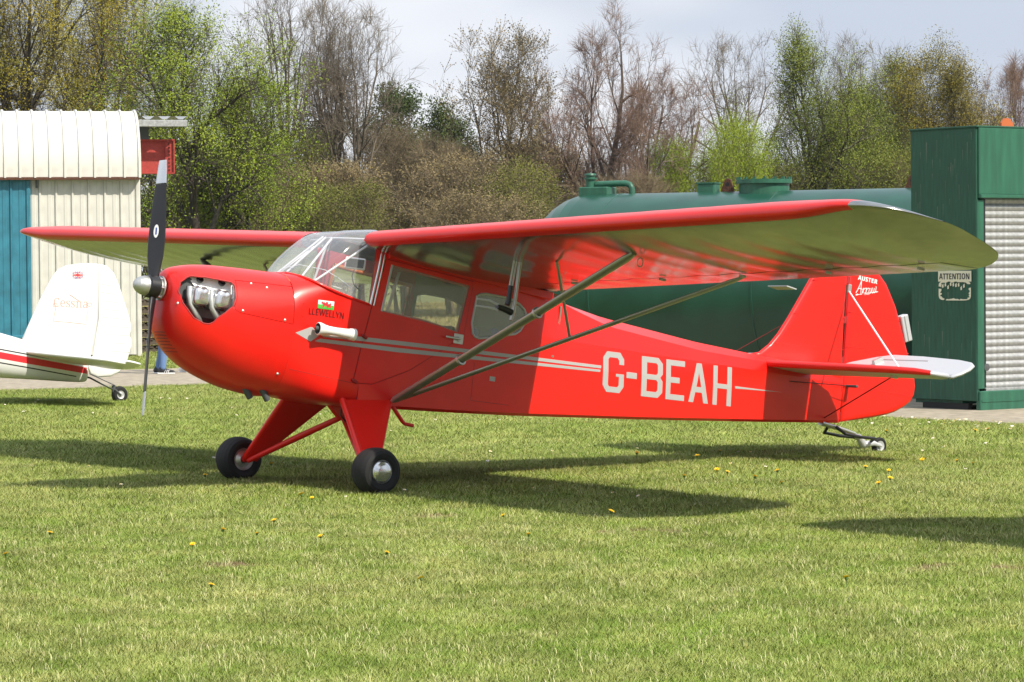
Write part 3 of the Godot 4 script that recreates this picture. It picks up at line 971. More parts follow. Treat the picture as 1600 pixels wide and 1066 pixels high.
func woods() -> void:
	var twigs := [twig_spray(1, 5, 0.34, 0.007, false), twig_spray(2, 5, 0.42, 0.007, true), twig_spray(3, 7, 0.5, 0.006, false)]
	var leaves := leaf_spray(4, 40, 0.55, 0.095)
	var small := leaf_spray(5, 40, 0.55, 0.082)
	var needles := leaf_spray(6, 50, 0.4, 0.12)
	var grp := "trees behind the airfield"
	# big leafing oaks on the left
	var oak := BARE.duplicate(); oak.merge({"round": true, "counts": [10, 7, 6, 5], "angles": [0.95, 0.7, 0.7, 0.7], "ratios": [0.95, 0.55, 0.5, 0.5], "clear": 0.3, "up": 0.06, "trunk": 0.55, "girth": 0.030, "bark": Color(0.055, 0.045, 0.033)}, true)
	for a in [[Vector3(33.4, 0, -67.1), 13.0, 101, "broad oak with bronze young leaves at the far left above the cream hangar", 0.85, 8.2], [Vector3(38.0, 0, -69.9), 11.6, 102, "bronze leafed oak between the hangar roof and the fresh green tree", 0.85, 6.4], [Vector3(31.2, 0, -69.0), 12.2, 103, "bronze leafed oak cut off by the left edge of the picture", 0.8, 6.8]]:
		var g := grow(a[2], a[1], oak, a[5])
		var t := tree("oak_tree", a[3], grp, a[0], a[2], g)
		dress("foliage", t, g, small, M.leaf, a[2], a[4] - 0.12, 0.66, Color(0.37, 0.28, 0.04), Color(0.27, 0.27, 0.045))
		dress("twigs", t, g, twigs[0], M.bark, a[2] + 1, 0.2, 0.8, Color(0.06, 0.05, 0.035), Color(0.09, 0.07, 0.045))
	# fresh green tree
	var fresh := BARE.duplicate(); fresh.merge({"round": true, "counts": [10, 7, 6, 4], "angles": [0.9, 0.75, 0.7, 0.7], "ratios": [0.85, 0.55, 0.5, 0.5], "clear": 0.2, "up": 0.02, "trunk": 0.6, "girth": 0.026, "bark": Color(0.05, 0.042, 0.03)}, true)
	for a in [[Vector3(34.2, 0, -57.9), 9.5, 111, "tall fresh green tree right of the cream hangar and red beam", 6.2], [Vector3(37.0, 0, -59.5), 7.5, 112, "lower fresh green tree with drooping boughs above the far wing root", 5.2]]:
		var g := grow(a[2], a[1], fresh, a[4])
		var t := tree("green_tree", a[3], grp, a[0], a[2], g)
		dress("foliage", t, g, leaves, M.leaf, a[2], 0.62, 0.62, Color(0.17, 0.25, 0.03), Color(0.29, 0.34, 0.055))
		dress("twigs", t, g, twigs[0], M.bark, a[2] + 1, 0.25, 0.8, Color(0.06, 0.05, 0.035), Color(0.09, 0.07, 0.045))
	# tall bare trees
	var tall := BARE.duplicate(); tall.merge({"round": true, "counts": [8, 6, 5, 4], "angles": [0.62, 0.8, 0.75, 0.7], "ratios": [0.85, 0.5, 0.5, 0.5], "clear": 0.42, "up": 0.045, "trunk": 0.6, "girth": 0.021, "bark": Color(0.12, 0.098, 0.072)}, true)
	for a in [[Vector3(44.8, 0, -71.2), 12.6, 121, "tall bare tree beside the fresh green tree, leftmost of the bare trees", 1, 4.6], [Vector3(44.4, 0, -65.3), 10.7, 122, "tall bare tree with a double crown left of the dark pine", 2, 4.6], [Vector3(48.0, 0, -72.5), 11.8, 126, "slender bare tree between the two tallest bare trees", 1, 2.4], [Vector3(66.3, 0, -71.6), 11.1, 123, "bare tree behind the red-twigged tree and the domed green tree", 1, 6.4], [Vector3(71.5, 0, -70.3), 11.3, 124, "bare tree rising behind the domed green tree and the ochre tree", 1, 5.0], [Vector3(76.2, 0, -69.3), 9.4, 125, "bare tree behind the ochre tree near the kiosk roof", 1, 4.4]]:
		var o := tall.duplicate()
		if a[4] == 2: o["stems"] = 2
		var g := grow(a[2], a[1], o, a[5])
		var t := tree("bare_tree", a[3], grp, a[0], a[2], g)
		dress("twigs", t, g, twigs[0], M.bark, a[2], 0.36, 0.65, Color(0.15, 0.125, 0.095), Color(0.22, 0.175, 0.12))
	# ochre catkin tree
	var cat := BARE.duplicate(); cat.merge({"round": true, "counts": [8, 6, 5, 4], "angles": [0.85, 0.8, 0.75, 0.7], "ratios": [0.8, 0.55, 0.5, 0.5], "clear": 0.4, "up": 0.08, "trunk": 0.6, "girth": 0.024, "bark": Color(0.11, 0.09, 0.06)}, true)
	var gc := grow(131, 9.8, cat, 4.2)
	var tc := tree("catkin_tree", "twiggy tree with ochre buds above the middle of the near wing root", grp, Vector3(48.4, 0, -62.4), 0.0, gc)
	dress("twigs", tc, gc, twigs[1], M.bark, 131, 0.8, 0.65, Color(0.14, 0.115, 0.07), Color(0.21, 0.155, 0.08))
	# red twigged spreading tree
	var rb := BARE.duplicate(); rb.merge({"round": true, "counts": [8, 7, 6, 5], "angles": [0.95, 0.75, 0.7, 0.65], "ratios": [1.5, 0.5, 0.48, 0.5], "clear": 0.35, "up": 0.03, "trunk": 0.36, "girth": 0.032, "bark": Color(0.15, 0.115, 0.09)}, true)
	for a in [[Vector3(52.2, 0, -62.2), 9.8, 141, "wide spreading bare tree with reddish twigs above the left end of the tank", 6.6], [Vector3(52.6, 0, -59.6), 8.0, 142, "lower reddish bare tree right of the spreading one", 5.0], [Vector3(73.1, 0, -62.9), 9.5, 143, "reddish bare tree at the right edge above the kiosk", 4.0]]:
		var g := grow(a[2], a[1], rb, a[4])
		var t := tree("red_twigged_tree", a[3], grp, a[0], a[2], g)
		dress("twigs", t, g, twigs[2], M.bark, a[2], 0.85, 0.6, Color(0.20, 0.125, 0.095), Color(0.27, 0.175, 0.13))
	# domed green tree and the ochre one
	var dome := BARE.duplicate(); dome.merge({"round": true, "counts": [9, 7, 6, 4], "angles": [0.95, 0.8, 0.75, 0.7], "ratios": [1.1, 0.52, 0.5, 0.5], "clear": 0.25, "up": 0.03, "trunk": 0.45, "girth": 0.028, "bark": Color(0.05, 0.045, 0.03)}, true)
	for a in [[Vector3(55.1, 0, -55.0), 9.0, 151, "domed olive green tree above the manhole of the green tank", Color(0.15, 0.19, 0.04), Color(0.22, 0.255, 0.055), 1.3, 5.4], [Vector3(58.8, 0, -56.0), 7.3, 152, "dark green ivy-clad tree between the domed green tree and the kiosk", Color(0.085, 0.12, 0.03), Color(0.14, 0.17, 0.04), 1.1, 3.4], [Vector3(62.1, 0, -57.3), 9.0, 153, "ochre leafed tree rising left of the green kiosk roof", Color(0.27, 0.22, 0.035), Color(0.20, 0.21, 0.04), 1.1, 3.9], [Vector3(61.9, 0, -55.0), 8.5, 154, "ochre and brown tree directly above the kiosk corner", Color(0.25, 0.20, 0.045), Color(0.20, 0.18, 0.05), 0.9, 3.9]]:
		var g := grow(a[2], a[1], dome, a[7])
		var t := tree("leafing_tree", a[3], grp, a[0], a[2], g)
		dress("foliage", t, g, small, M.leaf, a[2], a[6], 0.66, a[4], a[5])
		dress("twigs", t, g, twigs[0], M.bark, a[2] + 1, 0.25, 0.8, Color(0.07, 0.055, 0.04), Color(0.11, 0.085, 0.05))
	# dark evergreens
	var pine := BARE.duplicate(); pine.merge({"counts": [18, 7, 5], "angles": [1.2, 0.7, 0.7], "ratios": [0.34, 0.5, 0.5], "clear": 0.15, "up": 0.05, "trunk": 0.95, "girth": 0.02, "bark": Color(0.09, 0.055, 0.035)}, true)
	for a in [[Vector3(54.1, 0, -76.8), 8.6, 161, "dark evergreen between the double bare tree and the catkin tree", 3.4], [Vector3(57.1, 0, -78.3), 7.8, 162, "lower dark evergreen behind the catkin tree", 3.6], [Vector3(50.4, 0, -77.5), 7.2, 163, "dark evergreen seen through the bare trunks", 3.0]]:
		var g := grow(a[2], a[1], pine, a[4])
		var t := tree("evergreen_tree", a[3], grp, a[0], a[2], g)
		dress("foliage", t, g, needles, M.leaf, a[2], 0.95, 0.85, Color(0.06, 0.085, 0.03), Color(0.10, 0.12, 0.04))
	# shrubs under the trees
	var scrub := BARE.duplicate(); scrub.merge({"counts": [9, 6, 5], "angles": [0.6, 0.7, 0.7], "ratios": [0.6, 0.55, 0.55], "clear": 0.1, "up": 0.05, "trunk": 0.8, "stems": 6, "girth": 0.012, "bark": Color(0.16, 0.125, 0.085)}, true)
	var protos := []
	for k in 3:
		var g := grow(171 + k, 5.0, scrub, 3.6)
		var wood: ArrayMesh = g.wood.mesh()
		protos.append([g, wood])
	var sg := "shrubs under the trees"
	var spots := [
		[48.08, -50.22, 5.9, 1, "bright green young shrub behind the middle of the tank"], [52.4, -58.3, 5.6, 1, "bright green shrub inside the reddish spreading tree"], [55.9, -60.3, 5.4, 1, "green shrub between the reddish tree and the bright shrub"],
		[44.8, -60.2, 5.2, 0, "brown twiggy shrub under the double bare tree"], [47.2, -63.5, 5.8, 0, "brown twiggy shrub left of the catkin trunk"], [49.9, -63.3, 5.4, 0, "brown twiggy shrub right of the catkin trunk"], [50.6, -58.4, 4.6, 0, "brown twiggy shrub above the tank's left end"], [41.8, -62.2, 5.0, 0, "brown twiggy shrub below the leftmost bare tree"], [45.8, -58.4, 4.8, 2, "olive shrub above the cabin roof"],
		[43.5, -57.0, 3.9, 0, "low brown shrub over the cockpit"], [40.0, -60.0, 4.2, 2, "olive shrub behind the far wing"], [36.5, -62.5, 4.2, 2, "olive shrub behind the drooping green tree"], [33.0, -60.5, 4.0, 2, "olive shrub just right of the cream hangar"], [57.0, -53.2, 5.2, 2, "olive shrub right of the manhole"], [60.0, -54.5, 5.2, 2, "olive shrub left of the kiosk"], [63.5, -55.5, 4.8, 0, "brown shrub beside the kiosk's left edge"], [53.5, -54.8, 5.0, 2, "olive shrub left of the manhole"],
		[58.5, -60.5, 5.0, 0, "brown shrub in the gap right of the bright green shrub"], [61.0, -61.0, 5.6, 2, "olive shrub behind the domed green tree"], [69.0, -60.0, 5.6, 2, "olive shrub behind the ochre trees"], [55.5, -66.0, 5.6, 0, "tall brown shrub between the reddish tree and the bare tree"], [42.5, -66.5, 6.0, 2, "tall olive shrub between the two tallest bare trees"], [35.0, -66.0, 5.6, 2, "olive shrub behind the fresh green tree"], [44.0, -75.5, 6.2, 0, "tall brown shrub far behind the bare trees"],
		[47.0, -66.5, 6.4, 0, "tall brown shrub under the dark evergreen"], [51.5, -66.0, 6.0, 0, "tall brown shrub behind the reddish tree"], [30.5, -63.5, 5.0, 2, "olive shrub hidden behind the hangar roof"], [67.0, -56.0, 5.0, 0, "brown shrub behind the kiosk roof"], [39.5, -64.5, 5.4, 0, "brown shrub between the green tree and the bare trunks"]]
	var i := 0
	for s in spots:
		var pr: Array = protos[i % 3]
		var t := thing("shrub", s[4], "shrub", Vector3(s[0], 0, s[1]), sg)
		t.rotation.y = i * 1.7
		put("stems", pr[1], M.bark, t)
		if s[3] == 1: dress("foliage", t, pr[0], leaves, M.leaf, 200 + i, 0.75, 0.6, Color(0.19, 0.27, 0.03), Color(0.28, 0.34, 0.05))
		elif s[3] == 2: dress("foliage", t, pr[0], small, M.leaf, 200 + i, 0.45, 0.6, Color(0.13, 0.15, 0.035), Color(0.19, 0.20, 0.05))
		else: dress("twigs", t, pr[0], twigs[1 if i % 2 else 2], M.bark, 200 + i, 0.8, 0.6, Color(0.17, 0.135, 0.085), Color(0.25, 0.195, 0.11))
		var wd: float = 0.52 if s[3] == 1 else 1.0
		t.scale = Vector3(wd, s[2] / 5.0, wd)
		i += 1

# ---------------------------------------------------------------- the red aeroplane
# Its own frame: x aft along the thrust line, y up, z to port; origin on the ground between the main wheels.
const COWL := [[-1.405, 0.10, 1.33, 1.15, 2.0], [-1.395, 0.16, 1.37, 1.03, 2.0], [-1.365, 0.225, 1.405, 0.92, 2.05], [-1.30, 0.28, 1.43, 0.835, 2.1], [-1.20, 0.33, 1.455, 0.762, 2.2], [-1.05, 0.365, 1.475, 0.693, 2.3], [-0.80, 0.388, 1.492, 0.628, 2.5], [-0.53, 0.40, 1.505, 0.602, 2.8]]
const SCUT := [[-0.529, 0.40, 1.506, 0.608, 2.9], [-0.38, 0.40, 1.515, 0.622, 4.4], [-0.15, 0.40, 1.54, 0.617, 7.0], [0.09, 0.40, 1.60, 0.617, 9.0]]

func station(tab: Array, s: float) -> Array:
	var i := clampi(int(s), 0, tab.size() - 2)
	var f := s - i
	var o := []
	for k in 5:
		o.append(cubic_interpolate(tab[i][k], tab[i + 1][k], tab[maxi(i - 1, 0)][k], tab[mini(i + 2, tab.size() - 1)][k], f))
	return o

func hoop(st: Array, sides: int) -> Array:
	var row := []
	for k in sides:
		var a := TAU * k / sides
		var ca := cos(a); var sa := sin(a)
		var e: float = 2.0 / st[4]
		row.append(Vector3(st[0], (st[2] + st[3]) / 2.0 + (st[2] - st[3]) / 2.0 * signf(sa) * pow(absf(sa), e), st[1] * signf(ca) * pow(absf(ca), e)))
	return row

func lerp_tab(t: Array, x: float) -> float:
	if x <= t[0][0]: return t[0][1]
	for i in t.size() - 1:
		if x <= t[i + 1][0]: return lerpf(t[i][1], t[i + 1][1], (x - t[i][0]) / (t[i + 1][0] - t[i][0]))
	return t[t.size() - 1][1]

func smooth_tab(t: Array, x: float) -> float:
	var n := t.size()
	for i in n - 1:
		if x <= t[i + 1][0]:
			var a: Array = t[maxi(i - 1, 0)]; var b: Array = t[i]; var c: Array = t[i + 1]; var d: Array = t[mini(i + 2, n - 1)]
			var h: float = c[0] - b[0]
			var sl: float = (c[1] - b[1]) / h
			var m0: float = sl if i == 0 else (c[1] - a[1]) / (c[0] - a[0])
			var m1: float = sl * 1.6 if i == n - 2 else (d[1] - b[1]) / (d[0] - b[0])
			var u: float = (x - b[0]) / h
			return b[1] * (2.0 * u * u * u - 3.0 * u * u + 1.0) + m0 * h * (u * u * u - 2.0 * u * u + u) + c[1] * (3.0 * u * u - 2.0 * u * u * u) + m1 * h * (u * u * u - u * u)
	return t[n - 1][1]

const LOW := [[-0.6, 0.622], [-0.05, 0.617], [0.4, 0.645], [0.9, 0.683], [1.485, 0.736], [2.815, 0.875], [4.26, 1.037], [5.11, 1.138]]
const CREASE := [[0.0, 1.80], [1.75, 1.703], [1.85, 1.66], [2.42, 1.55], [3.43, 1.508], [4.18, 1.52], [5.11, 1.545]]
const CROWN := [[0.0, 1.83], [1.70, 1.735], [1.85, 1.69], [2.42, 1.622], [3.43, 1.574], [4.18, 1.567], [5.11, 1.575]]

func half_width(x: float) -> float:
	return 0.40 if x < 1.55 else maxf(0.02, 0.40 - (x - 1.55) / 3.55 * 0.38)

# half section from the keel up: [z, y]
func section(x: float) -> Array:
	var w := half_width(x)
	var b := lerp_tab(LOW, x)
	var k := smoothstep(1.5, 2.1, x)
	var yc := lerp_tab(CREASE, x)
	return [[0.0, b], [w - minf(0.03, w * 0.3), b + 0.001], [w, b + 0.022], [w, minf(1.20 + (x - 2.36) * 0.045, yc - 0.2)], [w * lerpf(1.0, 0.965, k), minf(1.385 + (x - 2.36) * 0.03, yc - 0.06)], [w * lerpf(1.0, 0.80, k), yc], [w * lerpf(0.9, 0.42, k), lerp_tab(CROWN, x)], [0.0, lerp_tab(CROWN, x) + 0.006]]

# port skin at x, y
func skin_z(x: float, y: float) -> float:
	if x >= 0.09:
		var s := section(x)
		for i in range(2, 7):
			if y <= s[i + 1][1] and y >= s[i][1]: return lerpf(s[i][0], s[i + 1][0], (y - s[i][1]) / maxf(s[i + 1][1] - s[i][1], 1e-5))
		return s[2][0]
	var tab: Array = COWL if x < -0.527 else SCUT
	var lo := 0.0; var hi := tab.size() - 1.0
	for k in 30:
		var m := (lo + hi) / 2.0
		if station(tab, m)[0] < x: lo = m
		else: hi = m
	var st := station(tab, lo)
	var r := absf((y - (st[2] + st[3]) / 2.0) / ((st[2] - st[3]) / 2.0))
	return st[1] * pow(maxf(0.0, 1.0 - pow(r, st[4])), 1.0 / st[4])

# a flat marking laid on the port side
func marking(called: String, poly: Array, m: Material, parent: Node, lift := 0.003) -> MeshInstance3D:
	var mb := MB.new()
	var P := pv(poly)
	var lo := P[0]; var hi := P[0]
	for q in P: lo = lo.min(q); hi = hi.max(q)
	# split at the stringer lines and along x so that it follows the skin
	var n := maxi(1, int(ceil((hi.x - lo.x) / 0.12)))
	for i in n:
		var x0 := lerpf(lo.x, hi.x, float(i) / n); var x1 := lerpf(lo.x, hi.x, (i + 1.0) / n)
		for band in [2, 3, 4]:
			var y00 := -9.0; var y01 := 9.0; var y10 := -9.0; var y11 := 9.0
			if x0 >= 0.09:
				var s0 := section(x0); var s1 := section(x1)
				y00 = s0[band][1] if band > 2 else -9.0; y01 = s0[band + 1][1] if band < 4 else 9.0
				y10 = s1[band][1] if band > 2 else -9.0; y11 = s1[band + 1][1] if band < 4 else 9.0
			elif band > 2: continue
			var cell := PackedVector2Array([Vector2(x0, y00), Vector2(x1, y10), Vector2(x1, y11), Vector2(x0, y01)])
			for piece in Geometry2D.intersect_polygons(P, cell):
				var idx := Geometry2D.triangulate_polygon(piece)
				for t in range(0, idx.size(), 3):
					var v := []
					for k in 3:
						var q: Vector2 = piece[idx[t + k]]
						v.append(Vector3(q.x, q.y, skin_z(q.x, q.y - 1e-4) + lift))
					mb.ftri(v[0], v[1], v[2], Vector3.BACK)
	return part(called, mb, m, parent)

# a plate with rounded rim, in the xy plane
func plate(poly: PackedVector2Array, th: float, rim: float) -> MB:
	var mb := MB.new()
	var n := poly.size()
	var cw := Geometry2D.is_polygon_clockwise(poly)
	var rings := []
	for r in [[0.0, 0.0], [0.35, 0.72], [1.0, 1.0]]:
		var row := []
		for i in n:
			var a := poly[(i + n - 1) % n]; var b := poly[i]; var d := poly[(i + 1) % n]
			var m := ((b - a).normalized() + (d - b).normalized()).normalized().orthogonal()
			if cw: m = -m
			row.append([b + m * (-rim * r[0]), r[1], m])
		rings.append(row)
	# find which way is in
	var test: Vector2 = rings[2][0][0]
	var sg := 1.0
	if not Geometry2D.is_point_in_polygon(poly[0].lerp(test, 0.5), poly): sg = -1.0
	for row in rings:
		for i in n: row[i][0] = poly[i] + (row[i][0] - poly[i]) * sg; row[i][2] = row[i][2] * sg
	for s in [1.0, -1.0]:
		for q in 2:
			for i in n:
				var j := (i + 1) % n
				var A: Array = rings[q][i]; var B: Array = rings[q][j]; var D: Array = rings[q + 1][j]; var E: Array = rings[q + 1][i]
				var h: float = th / 2.0 * s
				var N := func(e: Array, k: int) -> Vector3:
					var lift: float = [0.0, 0.75, 1.0][k]
					return Vector3(e[2].x * (1.0 - lift), e[2].y * (1.0 - lift), s * lift + 0.001 * s).normalized()
				var a3 := Vector3(A[0].x, A[0].y, A[1] * h); var b3 := Vector3(B[0].x, B[0].y, B[1] * h); var d3 := Vector3(D[0].x, D[0].y, D[1] * h); var e3 := Vector3(E[0].x, E[0].y, E[1] * h)
				mb.tri(a3, b3, d3, N.call(A, q), N.call(B, q), N.call(D, q + 1)); mb.tri(a3, d3, e3, N.call(A, q), N.call(D, q + 1), N.call(E, q + 1))
		var inner := PackedVector2Array()
		for i in n: inner.append(rings[2][i][0])
		var idx := Geometry2D.triangulate_polygon(inner)
		for t in range(0, idx.size(), 3):
			var v := []
			for k in 3: v.append(Vector3(inner[idx[t + k]].x, inner[idx[t + k]].y, th / 2.0 * s))
			mb.ftri(v[0], v[1], v[2], Vector3(0, 0, s))
	return mb

const FOIL_T := [1.0, 0.9, 0.8, 0.7, 0.58, 0.45, 0.32, 0.22, 0.15, 0.10, 0.065, 0.04, 0.02, 0.008, 0.0]
func foil(t: float, top: bool) -> float:
	var u := [[0.0, 0.0], [0.0125, 0.0267], [0.025, 0.0361], [0.05, 0.0491], [0.1, 0.0643], [0.2, 0.075], [0.3, 0.0755], [0.4, 0.0714], [0.6, 0.0547], [0.8, 0.0308], [1.0, 0.0012]]
	var l := [[0.0, 0.0], [0.0125, -0.0123], [0.025, -0.0171], [0.05, -0.0226], [0.1, -0.0292], [0.2, -0.0397], [0.3, -0.0446], [0.4, -0.0448], [0.6, -0.037], [0.8, -0.022], [1.0, -0.0012]]
	if t < 0.0125:
		var q := sqrt(t / 0.0125)
		return 0.0267 * q if top else -0.0123 * q
	return lerp_tab(u if top else l, t)

const LE_X := -0.049
const LE_Y := 1.8208
func wing_y(aft: float, z: float) -> float:
	return LE_Y + 0.0255 * (absf(z) - 0.45) - 0.0556 * aft

func wing(side: float, A: Node) -> void:
	var k := 1.012 if side > 0 else 0.942
	var a0 := [[0.0, 0.0], [5.28, 0.0], [5.42, 0.02], [5.55, 0.085], [5.64, 0.19], [5.70, 0.36], [5.725, 0.56]]
	var a1 := [[0.0, 1.765], [4.85, 1.62], [5.05, 1.59], [5.2, 1.525], [5.34, 1.42], [5.45, 1.29], [5.56, 1.06], [5.64, 0.86], [5.70, 0.70], [5.725, 0.575]]
	var zs := [0.43]
	var pitch := 0.37
	var z := 0.55
	while z < 5.2: zs.append(z); z += pitch / 4.0
	zs.append_array([5.28, 5.32, 5.36, 5.39, 5.42, 5.455, 5.49, 5.52, 5.55, 5.575, 5.60, 5.62, 5.64, 5.66, 5.675, 5.69, 5.70, 5.709, 5.716, 5.721, 5.724])
	var rows := []
	for zz in zs:
		var s0 := smooth_tab(a0, zz); var s1 := smooth_tab(a1, zz)
		var thick := 1.7 * clampf(1.0 - pow(clampf((zz - 4.7) / 1.03, 0.0, 1.0), 2.2), 0.02, 1.0)
		var sag := 0.0
		if zz > 0.5 and zz < 5.1: sag = 0.007 * pow(sin((zz - 0.55) / pitch * PI), 2.0)
		var lift := 0.03 * smoothstep(4.9, 5.7, zz)
		var row := []
		for pass_ in [false, true]:
			for i in FOIL_T.size():
				var t: float = FOIL_T[i] if not pass_ else FOIL_T[FOIL_T.size() - 1 - i]
				if pass_ and i == 0: continue
				var aft := lerpf(s0, s1, t)
				var y := wing_y(aft, zz) + foil(t, pass_) * thick + lift
				var sg := sag * clampf((t - 0.06) * 6.0, 0.0, 1.0) * clampf((1.0 - t) * 5.0, 0.0, 1.0)
				y += -sg if pass_ else sg
				row.append(Vector3(LE_X + aft, y, side * (zz * k if zz > 0.5 else zz)))
		rows.append(row)
	var all := MB.new(); var red := MB.new(); var ail := MB.new(); var flap := MB.new()
	var nT := FOIL_T.size()
	var full := MB.new()
	full.grid(rows, side)
	# six vertices per cell, in grid order
	var cols: int = rows[0].size()
	for i in rows.size() - 1:
		for j in cols - 1:
			var at := (i * (cols - 1) + j) * 6
			var lower := j < nT - 1
			var t: float = FOIL_T[j] if lower else FOIL_T[cols - 1 - j]
			var zz: float = zs[i]
			var dst := all
			if t <= (0.045 if lower else 0.125) and zz < 5.44 and (lower or j <= cols - 1 - 9): dst = red
			elif t > 0.81 and zz > 0.72 and zz < 2.72: dst = flap
			elif t > 0.81 and zz > 2.76 and zz < 4.9: dst = ail
			for q in 6: dst.v.append(full.v[at + q]); dst.n.append(full.n[at + q]); dst.c.append(Color.WHITE)
	# root cap
	for j in range(1, cols - 2):
		all.ftri(rows[0][0], rows[0][j], rows[0][j + 1], Vector3(0, 0, -side))
	var which := "near" if side > 0 else "far"
	var w := part("wing", all, M.silver_dope, A)
	part("leading_edge", red, M.red_paint, w)
	for e in [[ail, "aileron", 0.0015], [flap, "flap", 0.001]]:
		(e[0] as MB).moved(Transform3D(Basis(), Vector3(0.0035, -e[2], 0)))
		part(e[1], e[0], M.silver_dope, w)
	# small hinge brackets under the trailing edge, and a landing-light blister
	for zz in [1.2, 2.2, 3.05, 3.9, 4.75]:
		var hb := MB.new()
		hb.box(Vector3(LE_X + 1.35, wing_y(1.35, zz) - 0.050, side * zz * k), Vector3(0.06, 0.018, 0.012), Basis(), 0.003)
		part("hinge_bracket", hb, M.silver_panel, w)
	var tabp := MB.new()
	tabp.box(Vector3(LE_X + 1.80, wing_y(1.78, 2.9) - 0.03, side * 2.95 * k), Vector3(0.09, 0.008, 0.20), Basis(Vector3.BACK, -0.1))
	part("trim_plate", tabp, M.silver_panel, w)

func under(aft: float, z: float) -> Vector3:
	return Vector3(LE_X + aft, wing_y(aft, z) - 0.07, z)

func streamline(p: Vector3, q: Vector3, r: float, thin := 0.55) -> MB:
	var mb := MB.new()
	var d := (q - p).normalized()
	mb.tube([p, p + d * 0.05, q - d * 0.08, q], [r * 0.6, r, r, r * 0.6], 16, true, thin, Vector3.RIGHT)
	return mb

func main_wheel(side: float, A: Node) -> void:
	var R := 0.168
	var at := Vector3(-0.0276, 0.1625, side * 0.94)
	var ty := MB.new()
	ty.lathe(at, Vector3(0, 0, side), [[-0.075, 0.082], [-0.092, 0.10], [-0.10, 0.125], [-0.09, 0.148], [-0.06, 0.162], [-0.02, R], [0.02, R], [0.06, 0.162], [0.09, 0.148], [0.10, 0.125], [0.094, 0.10], [0.075, 0.082]], 40)
	for g in [-0.045, 0.0, 0.045]:
		pass
	var w := part("main_wheel", ty, M.rubber, A)
	var rim := MB.new()
	rim.lathe(at, Vector3(0, 0, side), [[-0.078, 0.03], [-0.06, 0.062], [-0.078, 0.083], [-0.07, 0.088], [0.07, 0.088], [0.082, 0.082], [0.07, 0.07], [0.07, 0.0]], 32)
	part("rim", rim, M.cast_metal, w)
	var cap := MB.new()
	cap.lathe(at, Vector3(0, 0, side), [[0.072, 0.079], [0.084, 0.078], [0.094, 0.068], [0.104, 0.045], [0.109, 0.02], [0.11, 0.0]], 32)
	var cp := part("hubcap", cap, M.bright_metal, w)
	for i in 6:
		var a := TAU * i / 6
		var s := MB.new()
		s.lathe(at + Vector3(cos(a) * 0.070, sin(a) * 0.070, side * 0.088), Vector3(0, 0, side), [[0.0, 0.005], [0.003, 0.004], [0.004, 0.0]], 8)
		part("screw", s, M.cast_metal, cp)

func landing_gear(side: float, A: Node) -> void:
	var top := side * 0.385; var low := side * 0.83
	var a := Vector3(-0.02, 0.645, top); var b := Vector3(0.39, 0.70, top); var c := Vector3(0.055, 0.17, low); var d := Vector3(-0.045, 0.17, low)
	var n := (b - a).cross(d - a).normalized() * 0.018
	var mb := MB.new()
	mb.quad(a + n, b + n, c + n, d + n, n); mb.quad(a - n, b - n, c - n, d - n, -n)
	mb.quad(a + n, a - n, d - n, d + n); mb.quad(b + n, b - n, c - n, c + n); mb.quad(c + n, c - n, d - n, d + n)
	var leg := part("landing_gear_leg", mb, M.red_paint, A)
	var tb := MB.new()
	tb.tube([a + Vector3(-0.005, 0.01, 0), d], [0.024, 0.021], 12)
	tb.tube([b, c], [0.014, 0.014], 10)
	tb.tube([d + Vector3(0.01, 0.02, 0), Vector3(-0.0276, 0.1625, low), Vector3(-0.0276, 0.1625, side * 0.99)], [0.026, 0.024, 0.018], 12)
	part("tube", tb, M.red_paint, leg)
	var sh := MB.new()
	sh.tube([Vector3(0.24, 0.545, side * 0.02), Vector3(0.13, 0.38, side * 0.36), Vector3(-0.02, 0.155, side * 0.81)], [0.021, 0.025, 0.02], 12)
	part("shock_strut", sh, M.red_paint, A)
	var st := MB.new()
	var p := Vector3(0.40, 0.68, side * 0.38)
	st.tube([p, p + Vector3(0.115, -0.115, side * 0.01), p + Vector3(0.135, -0.128, side * 0.012), p + Vector3(0.21, -0.132, side * 0.014)], [0.016, 0.015, 0.014, 0.013], 10)
	part("footstep", st, M.red_paint, A)

